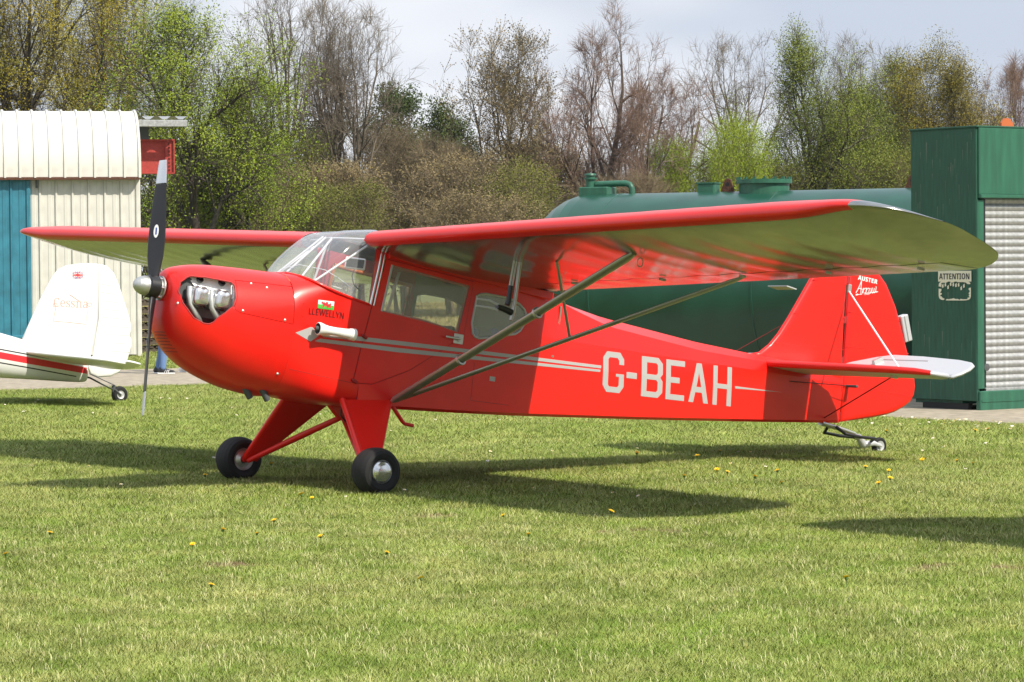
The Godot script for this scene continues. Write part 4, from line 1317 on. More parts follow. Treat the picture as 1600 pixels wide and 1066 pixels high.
func propeller(A: Node) -> void:
	var at := Vector3(-1.475, 1.251, 0)
	var p := Node3D.new(); p.name = "propeller"; A.add_child(p); p.position = at
	var hub := MB.new()
	hub.lathe(Vector3.ZERO, Vector3.RIGHT, [[-0.055, 0.0], [-0.055, 0.072], [-0.045, 0.080], [0.02, 0.084], [0.03, 0.078], [0.03, 0.0]], 28)
	part("hub", hub, M.black_paint, p)
	var fl := MB.new()
	fl.lathe(Vector3.ZERO, Vector3.RIGHT, [[0.031, 0.0], [0.031, 0.068], [0.048, 0.068], [0.048, 0.088], [0.058, 0.088], [0.058, 0.0]], 28)
	part("flange", fl, M.cast_metal, p)
	for i in 6:
		var a := TAU * (i + 0.5) / 6
		var bo := MB.new()
		bo.lathe(Vector3(0.026, cos(a) * 0.074, sin(a) * 0.074), Vector3.RIGHT, [[0.0, 0.0], [0.0, 0.009], [0.034, 0.009], [0.034, 0.0]], 8)
		part("bolt", bo, M.bright_metal, p)
	var sp := MB.new()
	sp.lathe(Vector3.ZERO, Vector3.LEFT, [[0.056, 0.070], [0.075, 0.069], [0.10, 0.063], [0.125, 0.050], [0.142, 0.034], [0.152, 0.018], [0.156, 0.0]], 32)
	part("spinner", sp, M.cast_metal, p)
	var tab := [[0.05, 0.070, 0.060, 0.9], [0.12, 0.088, 0.050, 0.78], [0.22, 0.125, 0.036, 0.62], [0.34, 0.142, 0.026, 0.50], [0.48, 0.138, 0.020, 0.42], [0.62, 0.122, 0.016, 0.36], [0.745, 0.102, 0.012, 0.32], [0.75, 0.101, 0.012, 0.32], [0.84, 0.088, 0.010, 0.30], [0.90, 0.076, 0.008, 0.28], [0.918, 0.070, 0.005, 0.28]]
	for s in 2:
		var rot := Basis(Vector3.RIGHT, -0.1128 + PI * s)
		var blade := MB.new(); var tip := MB.new()
		for seg in [[0, 7, blade], [7, 11, tip]]:
			var rows := []
			for i in range(seg[0], seg[1]):
				var e: Array = tab[i]
				var row := []
				for k in 20:
					var a := TAU * k / 20
					var cx: float = cos(a) * e[1] / 2.0
					var cy: float = sin(a) * e[2] / 2.0 * (1.0 if sin(a) < 0 else 0.7)
					row.append(Vector3(cx * sin(e[3]) - cy * cos(e[3]), e[0], cx * cos(e[3]) + cy * sin(e[3])))
				rows.append(row)
			(seg[2] as MB).grid(rows, 1.0, false, true)
			if seg[0] == 7:
				var last: Array = rows[rows.size() - 1]
				for k in 18: tip.ftri(last[0], last[k + 1], last[k + 2], Vector3.UP)
		blade.moved(Transform3D(rot, Vector3.ZERO)); tip.moved(Transform3D(rot, Vector3.ZERO))
		var bn := part("blade", blade, M.black_paint, p)
		part("tip", tip, M.bright_metal, bn)
		var dec := MB.new()
		for k in 24:
			var a := TAU * k / 24; var b := TAU * (k + 1) / 24
			dec.ftri(Vector3(0, 0, 0), Vector3(cos(a) * 0.022, sin(a) * 0.048, 0), Vector3(cos(b) * 0.022, sin(b) * 0.048, 0), Vector3.BACK)
		# lies on the blade's forward face
		var fb := Basis(Vector3(sin(0.46), 0, cos(0.46)), Vector3.UP, Vector3(-cos(0.46), 0, sin(0.46)))
		dec.moved(Transform3D(rot, Vector3.ZERO) * Transform3D(fb, Vector3(0, 0.40, 0) + fb.z * 0.0136))
		part("decal", dec, M.white_paint, bn)
		var dec2 := MB.new()
		dec2.box(Vector3(0, 0, 0), Vector3(0.012, 0.05, 0.0006))
		dec2.moved(Transform3D(rot, Vector3.ZERO) * Transform3D(fb, Vector3(0, 0.40, 0) + fb.z * 0.0142))
		part("decal_mark", dec2, M.flag_blue, bn)

func engine(A: Node) -> void:
	# inside the cowling: crankcase, baffle and two port cylinders
	var cc := MB.new()
	cc.box(Vector3(-1.12, 1.20, 0.0), Vector3(0.50, 0.30, 0.24), Basis(), 0.04)
	cc.lathe(Vector3(-1.35, 1.24, 0.02), Vector3.RIGHT, [[0.0, 0.0], [0.0, 0.12], [0.1, 0.14], [0.12, 0.0]], 24)
	var e := part("engine", cc, M.cast_metal, A)
	var inner := MB.new()
	inner.box(Vector3(-0.95, 1.11, 0.03), Vector3(0.70, 0.50, 0.05))
	part("inner_baffle", inner, M.black_void, e)
	var baf := MB.new()
	baf.quad(Vector3(-1.31, 1.375, 0.13), Vector3(-0.96, 1.375, 0.235), Vector3(-0.96, 1.24, 0.275), Vector3(-1.23, 1.27, 0.20))
	baf.quad(Vector3(-1.31, 1.378, 0.125), Vector3(-0.96, 1.378, 0.23), Vector3(-0.96, 1.39, 0.10), Vector3(-1.26, 1.385, 0.08))
	baf.quad(Vector3(-0.975, 1.37, 0.26), Vector3(-0.975, 1.37, 0.05), Vector3(-0.975, 1.05, 0.05), Vector3(-0.975, 1.13, 0.32))
	part("baffle", baf, M.white_paint, e)
	var air := MB.new()
	air.lathe(Vector3(-1.30, 1.27, 0.12), Vector3(-0.2, 0, 1), [[-0.02, 0.085], [0.03, 0.085], [0.035, 0.07], [0.035, 0.0]], 20)
	part("starter_ring", air, M.grey_trim, e)
	for k in 2:
		var x := -1.215 + k * 0.148; var y := 1.222 - k * 0.002; var z := 0.222 + k * 0.052
		var fin := MB.new()
		for q in 6: fin.box(Vector3(x, y, z - 0.035 - q * 0.02), Vector3(0.13, 0.135, 0.006))
		part("cooling_fin", fin, M.cast_metal, e)
		var cov := MB.new()
		var rows := []
		for d in [[-0.012, 1.12], [0.0, 1.12], [0.001, 1.0], [0.028, 0.98], [0.042, 0.88], [0.050, 0.70], [0.053, 0.4], [0.0535, 0.1]]:
			var row := []
			for i in 28:
				var a := TAU * i / 28
				var ca := cos(a); var sa := sin(a)
				var sq := pow(pow(absf(ca), 4.0) + pow(absf(sa), 4.0), -0.25)
				var notch := 1.0 - 0.14 * exp(-pow((a - PI / 2.0) / 0.22, 2.0))
				row.append(Vector3(x + ca * sq * 0.062 * d[1], y + sa * sq * 0.068 * d[1] * notch, z + d[0]))
			rows.append(row)
		cov.grid(rows, -1.0, false, true)
		for i in range(1, 27): cov.ftri(rows[7][0], rows[7][i], rows[7][i + 1], Vector3.BACK)
		part("rocker_cover", cov, M.bright_metal, e)
		for sc in [[-0.06, 0.058], [0.06, 0.058], [-0.06, -0.058], [0.06, -0.058]]:
			var s := MB.new()
			s.lathe(Vector3(x + sc[0], y + sc[1], z - 0.002), Vector3.BACK, [[0.0, 0.006], [0.008, 0.006], [0.008, 0.0]], 6)
			part("screw", s, M.cast_metal, e)
		var pipe := MB.new()
		var px := x - 0.075
		pipe.tube([Vector3(px, y + 0.06, z - 0.03), Vector3(px, y, z - 0.02), Vector3(px + 0.01, y - 0.06, z - 0.01), Vector3(px + 0.05, y - 0.12, z), Vector3(px + 0.09, y - 0.16, z + 0.0), Vector3(px + 0.14, y - 0.22, z - 0.03)], [0.026, 0.024, 0.022, 0.022, 0.022, 0.022], 12)
		part("intake_pipe", pipe, M.cast_metal, e)
		var plug := MB.new()
		plug.lathe(Vector3(x - 0.0 + k * 0.005, 1.345, 0.190 + k * 0.045), Vector3(-0.15, 0.5, 1), [[-0.004, 0.026], [0.008, 0.026], [0.012, 0.018], [0.002, 0.014], [0.002, 0.0]], 16)
		part("grommet", plug, M.black_paint, e)

func light_aeroplane() -> void:
	var A := thing("light_aeroplane", "red high-wing light aeroplane with silver registration letters parked on the lawn", "aeroplane", Vector3(1.2887, 0, 0))
	A.rotation.z = -0.1669
	# cowling, with the engine opening and the side panel cut out of it
	var rows := []
	for i in 71: rows.append(hoop(station(COWL, i / 10.0), 72))
	var cowl := MB.new()
	cowl.grid(rows, 1.0, false, true)
	for k in 72: cowl.ftri(Vector3(-1.405, 1.24, 0), rows[0][k], rows[0][(k + 1) % 72], Vector3.LEFT)
	var opening := pv([[-1.377, 1.237], [-1.363, 1.303], [-1.323, 1.341], [-1.293, 1.357], [-1.199, 1.363], [-1.088, 1.36], [-1.015, 1.357], [-0.994, 1.334], [-0.996, 1.246], [-1.012, 1.189], [-1.071, 1.13], [-1.117, 1.091], [-1.145, 1.053], [-1.175, 1.033], [-1.213, 1.034], [-1.277, 1.062], [-1.313, 1.105], [-1.351, 1.155]])
	for s in [1.0, -1.0]: cowl = cowl.clip(opening, s, false)
	var panel_poly := pv([[-1.01, 1.17], [-0.958, 1.15], [-0.532, 1.132], [-0.532, 1.40], [-0.98, 1.375], [-0.985, 1.25]])
	var gap: PackedVector2Array = Geometry2D.offset_polygon(panel_poly, 0.0035)[0]
	var panel := cowl.clip(panel_poly, 1.0, true)
	cowl = cowl.clip(gap, 1.0, false)
	var cw := part("cowling", cowl, M.red_paint, A)
	part("side_panel", panel, M.red_paint, cw)
	var lip := MB.new()
	var lp := []
	for q in opening: lp.append(Vector3(q.x, q.y, skin_z(q.x, q.y) - 0.004))
	lp.append(lp[0])
	lip.tube(lp, [0.006], 6, false)
	part("opening_rim", lip, M.red_dark, cw)
	for q in [[-0.94, 1.165], [-0.60, 1.15], [-0.575, 0.767], [-1.375, 1.15], [-0.74, 1.36], [-0.86, 1.37]]:
		var f := MB.new()
		f.lathe(Vector3(q[0], q[1], skin_z(q[0], q[1])), Vector3.BACK, [[-0.004, 0.011], [0.002, 0.010], [0.004, 0.005], [0.006, 0.0]], 10)
		part("fastener", f, M.cast_metal, cw)
	for k in 7:
		var lv := MB.new()
		var y := 0.945 - k * 0.021
		var pts := []
		for q in 9:
			var zz := -0.075 + q * 0.019 + k * 0.004
			var lo := -1.404; var hi := -0.9
			for e in 24:
				var m := (lo + hi) / 2.0
				if skin_z(m, y) < absf(zz): lo = m
				else: hi = m
			pts.append(Vector3(lo - 0.001, y, zz))
		lv.tube(pts, [0.0035], 5)
		part("louvre", lv, M.red_dark, cw)
	engine(A)
	propeller(A)
	for q in [[-0.66, 0.592, 0.14], [-0.55, 0.592, 0.20]]:
		var ex := MB.new()
		ex.tube([Vector3(q[0] - 0.05, q[1] + 0.06, q[2]), Vector3(q[0], q[1], q[2]), Vector3(q[0] + 0.012, q[1] - 0.016, q[2])], [0.024], 14, false)
		part("exhaust_stub", ex, M.grey_trim, A)
	# fuselage: nose box, cabin, tail
	var body := MB.new()
	rows = []
	for i in 31: rows.append(hoop(station(SCUT, i / 10.0), 72))
	var nose := MB.new()
	nose.grid(rows, 1.0, false, true)
	var above := pv([[-0.50, 1.72], [-0.478, 1.516], [-0.43, 1.492], [-0.36, 1.460], [-0.25, 1.425], [-0.10, 1.394], [0.095, 1.366], [0.2, 1.366], [0.2, 2.2], [-0.50, 2.2]])
	for s in [1.0, -1.0]: nose = nose.clip(above, s, false)
	body.add(nose)
	var xs := []
	var x := 0.09
	while x < 5.1: xs.append(x); x += 0.10
	xs.append(5.11)
	for s in [1.0, -1.0]:
		var P := []; var Q := []
		for xx in xs:
			var sec := section(xx)
			var row := []; var q := []
			for e in 6: row.append(Vector3(xx, sec[e][1], s * sec[e][0]))
			P.append(row)
			if xx > 1.68:
				for e in [5, 6, 7]: q.append(Vector3(xx, sec[e][1], s * sec[e][0]))
				Q.append(q)
		body.grid(P, s, true)
		body.grid(Q, s, true)
	var door_poly := pv([[0.035, 0.79], [0.075, 1.10], [0.115, 1.36], [0.185, 1.715], [0.98, 1.675], [0.95, 1.28], [0.85, 1.19], [0.51, 0.945], [0.20, 0.80]])
	var door_win := pv([[0.236, 1.685], [0.95, 1.64], [0.90, 1.28], [0.72, 1.304], [0.54, 1.32], [0.195, 1.335]])
	var rear_win := pv([[1.025, 1.579], [1.06, 1.596], [1.11, 1.604], [1.289, 1.605], [1.37, 1.594], [1.426, 1.573], [1.475, 1.54], [1.497, 1.506], [1.485, 1.426], [1.46, 1.38], [1.419, 1.348], [1.218, 1.294], [1.092, 1.266], [1.055, 1.272], [1.03, 1.295], [1.01, 1.369]])
	var door_gap: PackedVector2Array = Geometry2D.offset_polygon(door_poly, 0.004)[0]
	var lining := body.inflate(-0.014)
	for s in [1.0, -1.0]:
		lining = lining.clip(door_win, s, false).clip(rear_win, s, false)
		body = body.clip(rear_win, s, false)
	var door := body.clip(door_poly, 1.0, true).clip(door_win, 1.0, false)
	var door2 := body.clip(door_poly, -1.0, true).clip(door_win, -1.0, false)
	body = body.clip(door_gap, 1.0, false).clip(door_gap, -1.0, false)
	var stern := MB.new()
	stern.quad(Vector3(5.11, 1.138, 0.02), Vector3(5.11, 1.58, 0.02), Vector3(5.11, 1.58, -0.02), Vector3(5.11, 1.138, -0.02), Vector3.RIGHT)
	body.add(stern)
	var fw := MB.new()
	fw.box(Vector3(-0.545, 1.05, 0), Vector3(0.012, 0.70, 0.56))
	var fus := part("fuselage", body, M.red_paint, A)
	part("firewall", fw, M.cast_metal, fus)
	# split the lining where the cabin changes colour
	var front := MB.new(); var rear := MB.new()
	for t in range(0, lining.v.size(), 3):
		var c := (lining.v[t] + lining.v[t + 1] + lining.v[t + 2]) / 3.0
		if c.x > 1.9 or c.x < -0.5: continue
		var d := front if c.x < 0.98 else rear
		for k in 3: d.v.append(lining.v[t + 2 - k]); d.n.append(-lining.n[t + 2 - k]); d.c.append(Color.WHITE)
	part("cabin_lining", front, M.crimson_lining, fus)
	part("cabin_lining", rear, M.grey_lining, fus)
	var bulk := MB.new()
	bulk.box(Vector3(1.86, 1.215, 0), Vector3(0.015, 0.82, 0.68))
	part("bulkhead", bulk, M.grey_lining, fus)
	for s in [1.0, -1.0]:
		var dn := part("cabin_door", (door if s > 0 else door2).inflate(0.0015), M.red_paint, fus)
		var z: float = s * 0.396
		var pane := MB.new()
		pane.slab(door_win, -0.0015, 0.0015)
		pane.moved(Transform3D(Basis(), Vector3(0, 0, z)))
		part("window_pane", pane, M.clear_screen, dn)
		var pane2 := MB.new()
		pane2.slab(rear_win, -0.0015, 0.0015)
		pane2.moved(Transform3D(Basis(), Vector3(0, 0, z)))
		part("rear_window", pane2, M.scuffed_screen, fus)
		var rim := MB.new()
		var rp := []
		for q in rear_win: rp.append(Vector3(q.x, q.y, s * 0.402))
		rp.append(rp[0])
		rim.tube(rp, [0.009], 6, false)
		part("window_rim", rim, M.silver_panel, fus)
		var wf := MB.new()
		var wp := []
		for q in door_win: wp.append(Vector3(q.x, q.y, s * 0.376))
		wp.append(wp[0])
		wf.tube(wp, [0.017], 6, false)
		part("window_frame", wf, M.orange_wood if s < 0 else M.red_dark, dn)
		if s > 0:
			var chan := MB.new()
			chan.box(Vector3(0.222, 1.51, 0.401), Vector3(0.018, 0.35, 0.008), Basis(Vector3.BACK, -0.115), 0.002)
			part("window_channel", chan, M.silver_panel, dn)
			var hp := MB.new()
			hp.box(Vector3(0.905, 1.235, 0.406), Vector3(0.085, 0.075, 0.008), Basis(), 0.002)
			hp.box(Vector3(0.845, 1.235, 0.43), Vector3(0.14, 0.016, 0.014), Basis(), 0.004)
			hp.box(Vector3(0.905, 1.235, 0.418), Vector3(0.03, 0.03, 0.02))
			part("door_handle", hp, M.cast_metal, dn)
		for hy in [0.80, 1.13]:
			var hn := MB.new()
			hn.box(Vector3(0.04 if hy < 1 else 0.075, hy, s * 0.412), Vector3(0.05, 0.022, 0.022), Basis(Vector3.BACK, -0.4), 0.004)
			part("hinge", hn, M.red_dark, dn)
	# markings on the port side
	marking("stripe", [[-0.30, 1.105], [-0.19, 1.113], [0.37, 1.143], [2.33, 1.235], [2.33, 1.213], [0.37, 1.112], [-0.27, 1.078]], M.silver_letter, fus)
	marking("stripe", [[-0.335, 1.038], [-0.29, 1.062], [0.38, 1.092], [2.325, 1.202], [2.325, 1.184], [0.38, 1.060], [-0.30, 1.036]], M.silver_letter, fus)
	marking("stripe", [[3.825, 1.276], [4.385, 1.300], [3.83, 1.257]], M.silver_letter, fus)
	marking("arrow_head", [[-0.505, 1.073], [-0.385, 1.132], [-0.365, 1.132], [-0.305, 1.082], [-0.37, 1.029]], M.silver_letter, fus)
	letters(fus)
	var flag := [[-0.345, 1.275], [-0.212, 1.281], [-0.212, 1.342], [-0.345, 1.336]]
	marking("flag", flag, M.white_paint, fus)
	marking("flag_field", [[-0.345, 1.275], [-0.212, 1.281], [-0.212, 1.311], [-0.345, 1.305]], M.flag_green, fus, 0.0045)
	marking("flag_emblem", [[-0.322, 1.318], [-0.312, 1.330], [-0.303, 1.322], [-0.296, 1.328], [-0.288, 1.318], [-0.278, 1.332], [-0.262, 1.327], [-0.266, 1.315], [-0.248, 1.320], [-0.240, 1.332], [-0.236, 1.316], [-0.242, 1.305], [-0.232, 1.291], [-0.246, 1.293], [-0.252, 1.299], [-0.262, 1.288], [-0.274, 1.290], [-0.270, 1.300], [-0.290, 1.302], [-0.300, 1.286], [-0.312, 1.288], [-0.304, 1.300], [-0.306, 1.310]], M.flag_red, fus, 0.006)
	var nm := put("name_lettering", text_mesh("LLEWELLYN", "Droid Sans", false, 0.046), M.lettering_maroon, fus)
	nm.transform = Transform3D(Basis(Vector3.BACK, 0.025).scaled(Vector3(0.93, 1, 1)), Vector3(-0.266, 1.248, 0.4035))
	var ph := MB.new()
	ph.box(Vector3(1.26, 0.985, 0.402), Vector3(0.05, 0.035, 0.003))
	part("placard", ph, M.silver_letter, fus)
	for l in [[[1.08, 1.08], [1.09, 0.80]], [[1.09, 0.80], [1.44, 0.81]], [[-0.50, 0.81], [0.02, 0.785]]]:
		var sm := MB.new()
		var p0 := Vector2(l[0][0], l[0][1]); var p1 := Vector2(l[1][0], l[1][1])
		var pts := []
		for k in 8:
			var q := p0.lerp(p1, k / 7.0)
			pts.append(Vector3(q.x, q.y, skin_z(q.x, q.y) - 0.0005))
		sm.tube(pts, [0.0022], 5, false)
		part("panel_seam", sm, M.red_dark, fus)
	var rng := RandomNumberGenerator.new(); rng.seed = 2
	for q in [[-0.46, 1.29], [-0.46, 1.20], [-0.47, 1.02], [-0.36, 0.985], [-0.27, 0.975], [-0.17, 0.965], [-0.12, 1.22], [-0.40, 1.19], [-0.44, 0.93], [-0.04, 0.93], [-0.04, 1.26], [-0.05, 0.72]]:
		var rv := MB.new()
		rv.lathe(Vector3(q[0], q[1], skin_z(q[0], q[1])), Vector3.BACK, [[-0.001, 0.006], [0.002, 0.005], [0.003, 0.0]], 8)
		part("rivet", rv, M.red_paint, fus)
	# windscreen and cabin roof
	var B := [Vector3(-0.462, 1.513, 0.10), Vector3(-0.425, 1.491, 0.26), Vector3(-0.355, 1.460, 0.352), Vector3(-0.25, 1.426, 0.393), Vector3(-0.10, 1.396, 0.402), Vector3(0.095, 1.366, 0.403)]
	var T := [Vector3(-0.478, 1.515, 0), Vector3(-0.40, 1.585, 0), Vector3(-0.30, 1.69, 0), Vector3(-0.195, 1.79, 0), Vector3(-0.07, 1.880, 0), Vector3(0.16, 1.925, 0)]
	rows = []
	for i in 26:
		var sI := i / 25.0 * 5.0
		var q := mini(int(sI), 4); var f := sI - q
		var b3: Vector3 = (B[q] as Vector3).cubic_interpolate(B[q + 1], B[maxi(q - 1, 0)], B[mini(q + 2, 5)], f)
		var t3: Vector3 = (T[q] as Vector3).cubic_interpolate(T[q + 1], T[maxi(q - 1, 0)], T[mini(q + 2, 5)], f)
		var row := []
		for k in 33:
			var a := PI * k / 32.0
			var e := 2.0 / lerpf(2.6, 6.0, sI / 5.0)
			var zc := signf(cos(a)) * pow(absf(cos(a)), e); var fr := pow(absf(sin(a)), e)
			row.append(Vector3(lerpf(b3.x, t3.x, fr), lerpf(b3.y, t3.y, fr), b3.z * zc))
		rows.append(row)
	var ws := MB.new()
	ws.grid(rows, 1.0)
	var wsn := part("windscreen", ws, M.hazed_screen, A)
	var base_strip := MB.new()
	var bs := []
	for s in [1.0, -1.0]:
		for i in 16:
			var r: Array = rows[i * 25 / 15 if s < 0 else 25 - i * 25 / 15]
			var e: Vector3 = r[0]
			bs.append(Vector3(e.x, e.y, e.z * s))
	base_strip.tube(bs, [0.010], 6, true)
	part("sill_moulding", base_strip, M.red_paint, wsn)
	var bow := MB.new()
	var bp := []; var bp2 := []
	for k in 33:
		bp.append(rows[25][k]); bp2.append(rows[25][k] + Vector3(0.03, 0.0, 0))
	bow.tube(bp, [0.009], 8); bow.tube(bp2, [0.007], 8)
	part("screen_bow", bow, M.bright_metal, wsn)
	for l in [[Vector3(-0.095, 1.842, -0.05), Vector3(-0.400, 1.525, -0.12)], [Vector3(-0.085, 1.838, -0.03), Vector3(-0.372, 1.535, -0.04)], [Vector3(-0.072, 1.83, 0.03), Vector3(-0.405, 1.490, 0.22)], [Vector3(0.033, 1.792, 0.36), Vector3(-0.36, 1.465, 0.32)], [Vector3(0.033, 1.792, -0.36), Vector3(-0.36, 1.465, -0.32)], [Vector3(-0.07, 1.835, 0.0), Vector3(0.02, 1.835, 0.40)], [Vector3(-0.07, 1.835, 0.0), Vector3(0.02, 1.835, -0.40)], [Vector3(0.10, 1.82, -0.3), Vector3(0.02, 1.35, -0.36)]]:
		var tb := MB.new()
		tb.tube([l[0], l[1]], [0.0085], 8)
		part("frame_tube", tb, M.white_tube, wsn)
	var aer := MB.new()
	aer.tube([Vector3(-0.42, 1.55, -0.05), Vector3(-0.30, 1.60, 0.0), Vector3(-0.135, 1.587, 0.1), Vector3(-0.08, 1.53, 0.22), Vector3(-0.03, 1.47, 0.32)], [0.003], 5)
	part("wire", aer, M.white_tube, wsn)
	# roof between the wings: clear in front, silver behind
	for e in [[0.12, 0.50, "roof_glazing", M.scuffed_screen], [0.50, 1.73, "roof_skin", M.silver_panel]]:
		rows = []
		for i in 13:
			var xx := lerpf(e[0], e[1], i / 12.0)
			var t := (xx - LE_X) / 1.765
			var row := []
			for k in 25:
				var a := PI * k / 24.0
				var zc := signf(cos(a)) * pow(absf(cos(a)), 0.4); var fr := pow(absf(sin(a)), 0.4)
				row.append(Vector3(xx, lerpf(wing_y(xx - LE_X, 0.45), wing_y(xx - LE_X, 0.45) + foil(t, true) * 1.70 - 0.006, fr), 0.445 * zc))
			rows.append(row)
		var rf := MB.new()
		rf.grid(rows, 1.0)
		part(e[2], rf, e[3], A)
	var hl := MB.new()
	hl.quad(Vector3(0.52, 1.80, -0.39), Vector3(0.52, 1.80, 0.39), Vector3(1.80, 1.70, 0.39), Vector3(1.80, 1.70, -0.39), Vector3.DOWN)
	part("headliner", hl, M.grey_lining, A)
	for s in [1.0, -1.0]:
		var fr := MB.new()
		fr.box(Vector3(0.95, 1.715, s * 0.416), Vector3(1.52, 0.06, 0.03), Basis(Vector3.BACK, -0.05), 0.004)
		part("wing_root_fairing", fr, M.red_paint, A)
		wing(s, A)
		# lift struts
		var lowp := Vector3(0.385, 0.70, s * 0.425)
		var f1 := streamline(lowp, under(0.53, s * 2.92 * (1.0 if s > 0 else 0.95)), 0.040)
		var fs := part("wing_strut", f1, M.strut_silver, A)
		var f2 := streamline(lowp + Vector3(0.03, 0.012, 0), under(1.39, s * 3.04 * (1.0 if s > 0 else 0.95)) + Vector3(0, 0.02, 0), 0.025)
		part("wing_strut", f2, M.strut_silver, A)
		var clampb := MB.new()
		var tp := under(0.53, s * 2.92 * (1.0 if s > 0 else 0.95))
		for fpos in [0.30, 0.62]:
			var c := lowp.lerp(tp, fpos)
			clampb.lathe(c, tp - lowp, [[-0.012, 0.030], [-0.008, 0.042], [0.008, 0.042], [0.012, 0.030]], 14)
		part("strut_band", clampb, M.cast_metal, fs)
		var ring := MB.new()
		var rpts := []
		for k in 13: rpts.append(tp + Vector3(0.06 + 0.025 * cos(TAU * k / 12), -0.05 + 0.03 * sin(TAU * k / 12), 0))
		ring.tube(rpts, [0.004], 5, false)
		part("tie_down_ring", ring, M.cast_metal, fs)
		# jury strut
		var js := MB.new()
		var jb := (lowp + Vector3(0.03, 0.012, 0)).lerp(under(1.39, s * 3.04), 0.52)
		js.tube([under(0.62, s * 1.95), jb], [0.011], 8)
		part("jury_strut", js, M.strut_silver, A)
		landing_gear(s, A)
		main_wheel(s, A)
	# pitot and static tubes under the near wing
	var z := 1.55
	var pt := MB.new()
	pt.tube([Vector3(0.55, 1.78, z), Vector3(0.548, 1.47, z), Vector3(0.545, 1.40, z), Vector3(0.535, 1.33, z)], [0.016, 0.013, 0.016, 0.013], 10)
	var pn := part("pitot_mast", pt, M.strut_silver, A)
	for k in 2:
		var pp := MB.new()
		pp.tube([Vector3(0.50 + k * 0.022, 1.80, z), Vector3(0.485 + k * 0.022, 1.55, z)], [0.0075], 8)
		part("pressure_tube", pp, M.white_tube, pn)
		var pq := MB.new()
		pq.tube([Vector3(0.41, 1.385 + k * 0.035, z), Vector3(0.33, 1.39 + k * 0.05, z), Vector3(0.22, 1.385 + k * 0.05, z)], [0.010, 0.008, 0.006], 8)
		part("pitot_tube", pq, M.white_tube, pn)
	var el := MB.new()
	el.tube([Vector3(0.495, 1.57, z), Vector3(0.494, 1.46, z), Vector3(0.485, 1.43, z)], [0.019], 10)
	el.tube([Vector3(0.53, 1.385, z), Vector3(0.46, 1.40, z), Vector3(0.40, 1.405, z)], [0.024, 0.022, 0.02], 10)
	part("rubber_sleeve", el, M.black_paint, pn)
	# venturi on the side
	var ve := MB.new()
	var va := Vector3(-0.37, 1.125, 0.475); var vb := Vector3(-0.055, 1.125, 0.475)
	ve.lathe(va, vb - va, [[0.0, 0.040], [0.005, 0.047], [0.02, 0.046], [0.06, 0.036], [0.10, 0.031], [0.16, 0.030], [0.24, 0.034], [0.275, 0.037], [0.277, 0.041], [0.30, 0.043], [0.315, 0.045], [0.315, 0.040], [0.29, 0.034]], 24)
	var vn := part("venturi", ve, M.white_paint, A)
	var vi := MB.new()
	vi.lathe(va, vb - va, [[0.004, 0.040], [0.05, 0.030], [0.06, 0.0]], 20)
	vi.lathe(va, va - vb, [[-0.02, 0.0], [-0.02, 0.018], [0.012, 0.018], [0.022, 0.010], [0.024, 0.0]], 14)
	part("throat", vi, M.grey_trim, vn)
	var vs := MB.new()
	vs.box(Vector3(-0.27, 1.10, 0.43), Vector3(0.04, 0.03, 0.07), Basis(), 0.004)
	part("bracket", vs, M.white_paint, vn)
	# cabin fittings
	var co := MB.new()
	rows = []
	for i in 9:
		var xx := -0.42 + i * 0.055
		var row := []
		for k in 13:
			var a := PI * k / 12.0
			row.append(Vector3(xx, 1.30 + (0.16 - 0.012 * i) * pow(absf(sin(a)), 0.5), 0.375 * cos(a) * (0.9 + 0.012 * i)))
		rows.append(row)
	co.grid(rows, 1.0)
	part("instrument_coaming", co, M.grey_trim, A)
	var pan := MB.new()
	pan.box(Vector3(0.0, 1.22, 0), Vector3(0.02, 0.36, 0.72))
	part("instrument_panel", pan, M.dark_cloth, A)
	var fl := MB.new()
	fl.box(Vector3(0.85, 0.71, 0), Vector3(1.5, 0.012, 0.70), Basis(Vector3.BACK, 0.075))
	part("cabin_floor", fl, M.grey_trim, A)
	for s in [1.0, -1.0]:
		var se := MB.new()
		se.box(Vector3(0.60, 0.98, s * 0.19), Vector3(0.42, 0.12, 0.33), Basis(Vector3.BACK, 0.12), 0.03)
		se.box(Vector3(0.86, 1.14, s * 0.19), Vector3(0.09, 0.38, 0.33), Basis(Vector3.BACK, -0.2), 0.03)
		part("seat", se, M.dark_cloth, A)
	var belt := MB.new()
	belt.tube([Vector3(0.80, 1.72, -0.34), Vector3(0.74, 1.45, -0.33), Vector3(0.68, 1.30, -0.32)], [0.022], 6, true, 0.3, Vector3.BACK)
	part("shoulder_strap", belt, M.tan_cloth, A)
	var ra := MB.new()
	ra.box(Vector3(0.0, 1.655, 0.28), Vector3(0.15, 0.085, 0.05), Basis(Vector3.UP, -0.6), 0.008)
	var rn := part("radio", ra, M.white_paint, A)
	var rs := MB.new()
	rs.box(Vector3(-0.0147, 1.655, 0.3015), Vector3(0.128, 0.062, 0.006), Basis(Vector3.UP, -0.6), 0.002)
	part("screen", rs, M.black_paint, rn)
	var rt := MB.new()
	rt.tube([Vector3(0.0, 1.615, 0.28), Vector3(-0.02, 1.56, 0.29), Vector3(-0.01, 1.50, 0.31), Vector3(0.04, 1.46, 0.33)], [0.004], 5)
	part("lead", rt, M.black_paint, rn)
	for q in [[1.10, 1.33, 0.07, M.flag_blue], [1.20, 1.345, 0.075, M.grey_trim], [1.33, 1.35, 0.045, M.flag_blue], [1.09, 1.33, 0.04, M.flag_red]]:
		var bag := MB.new()
		bag.lathe(Vector3(q[0], q[1] - 0.03, 0.25), Vector3.UP, [[-0.06, 0.0], [-0.06, q[2]], [0.02, q[2] * 1.1], [0.05, q[2] * 0.7], [0.06, 0.0]], 14)
		part("luggage", bag, q[3], A)
	var shelf := MB.new()
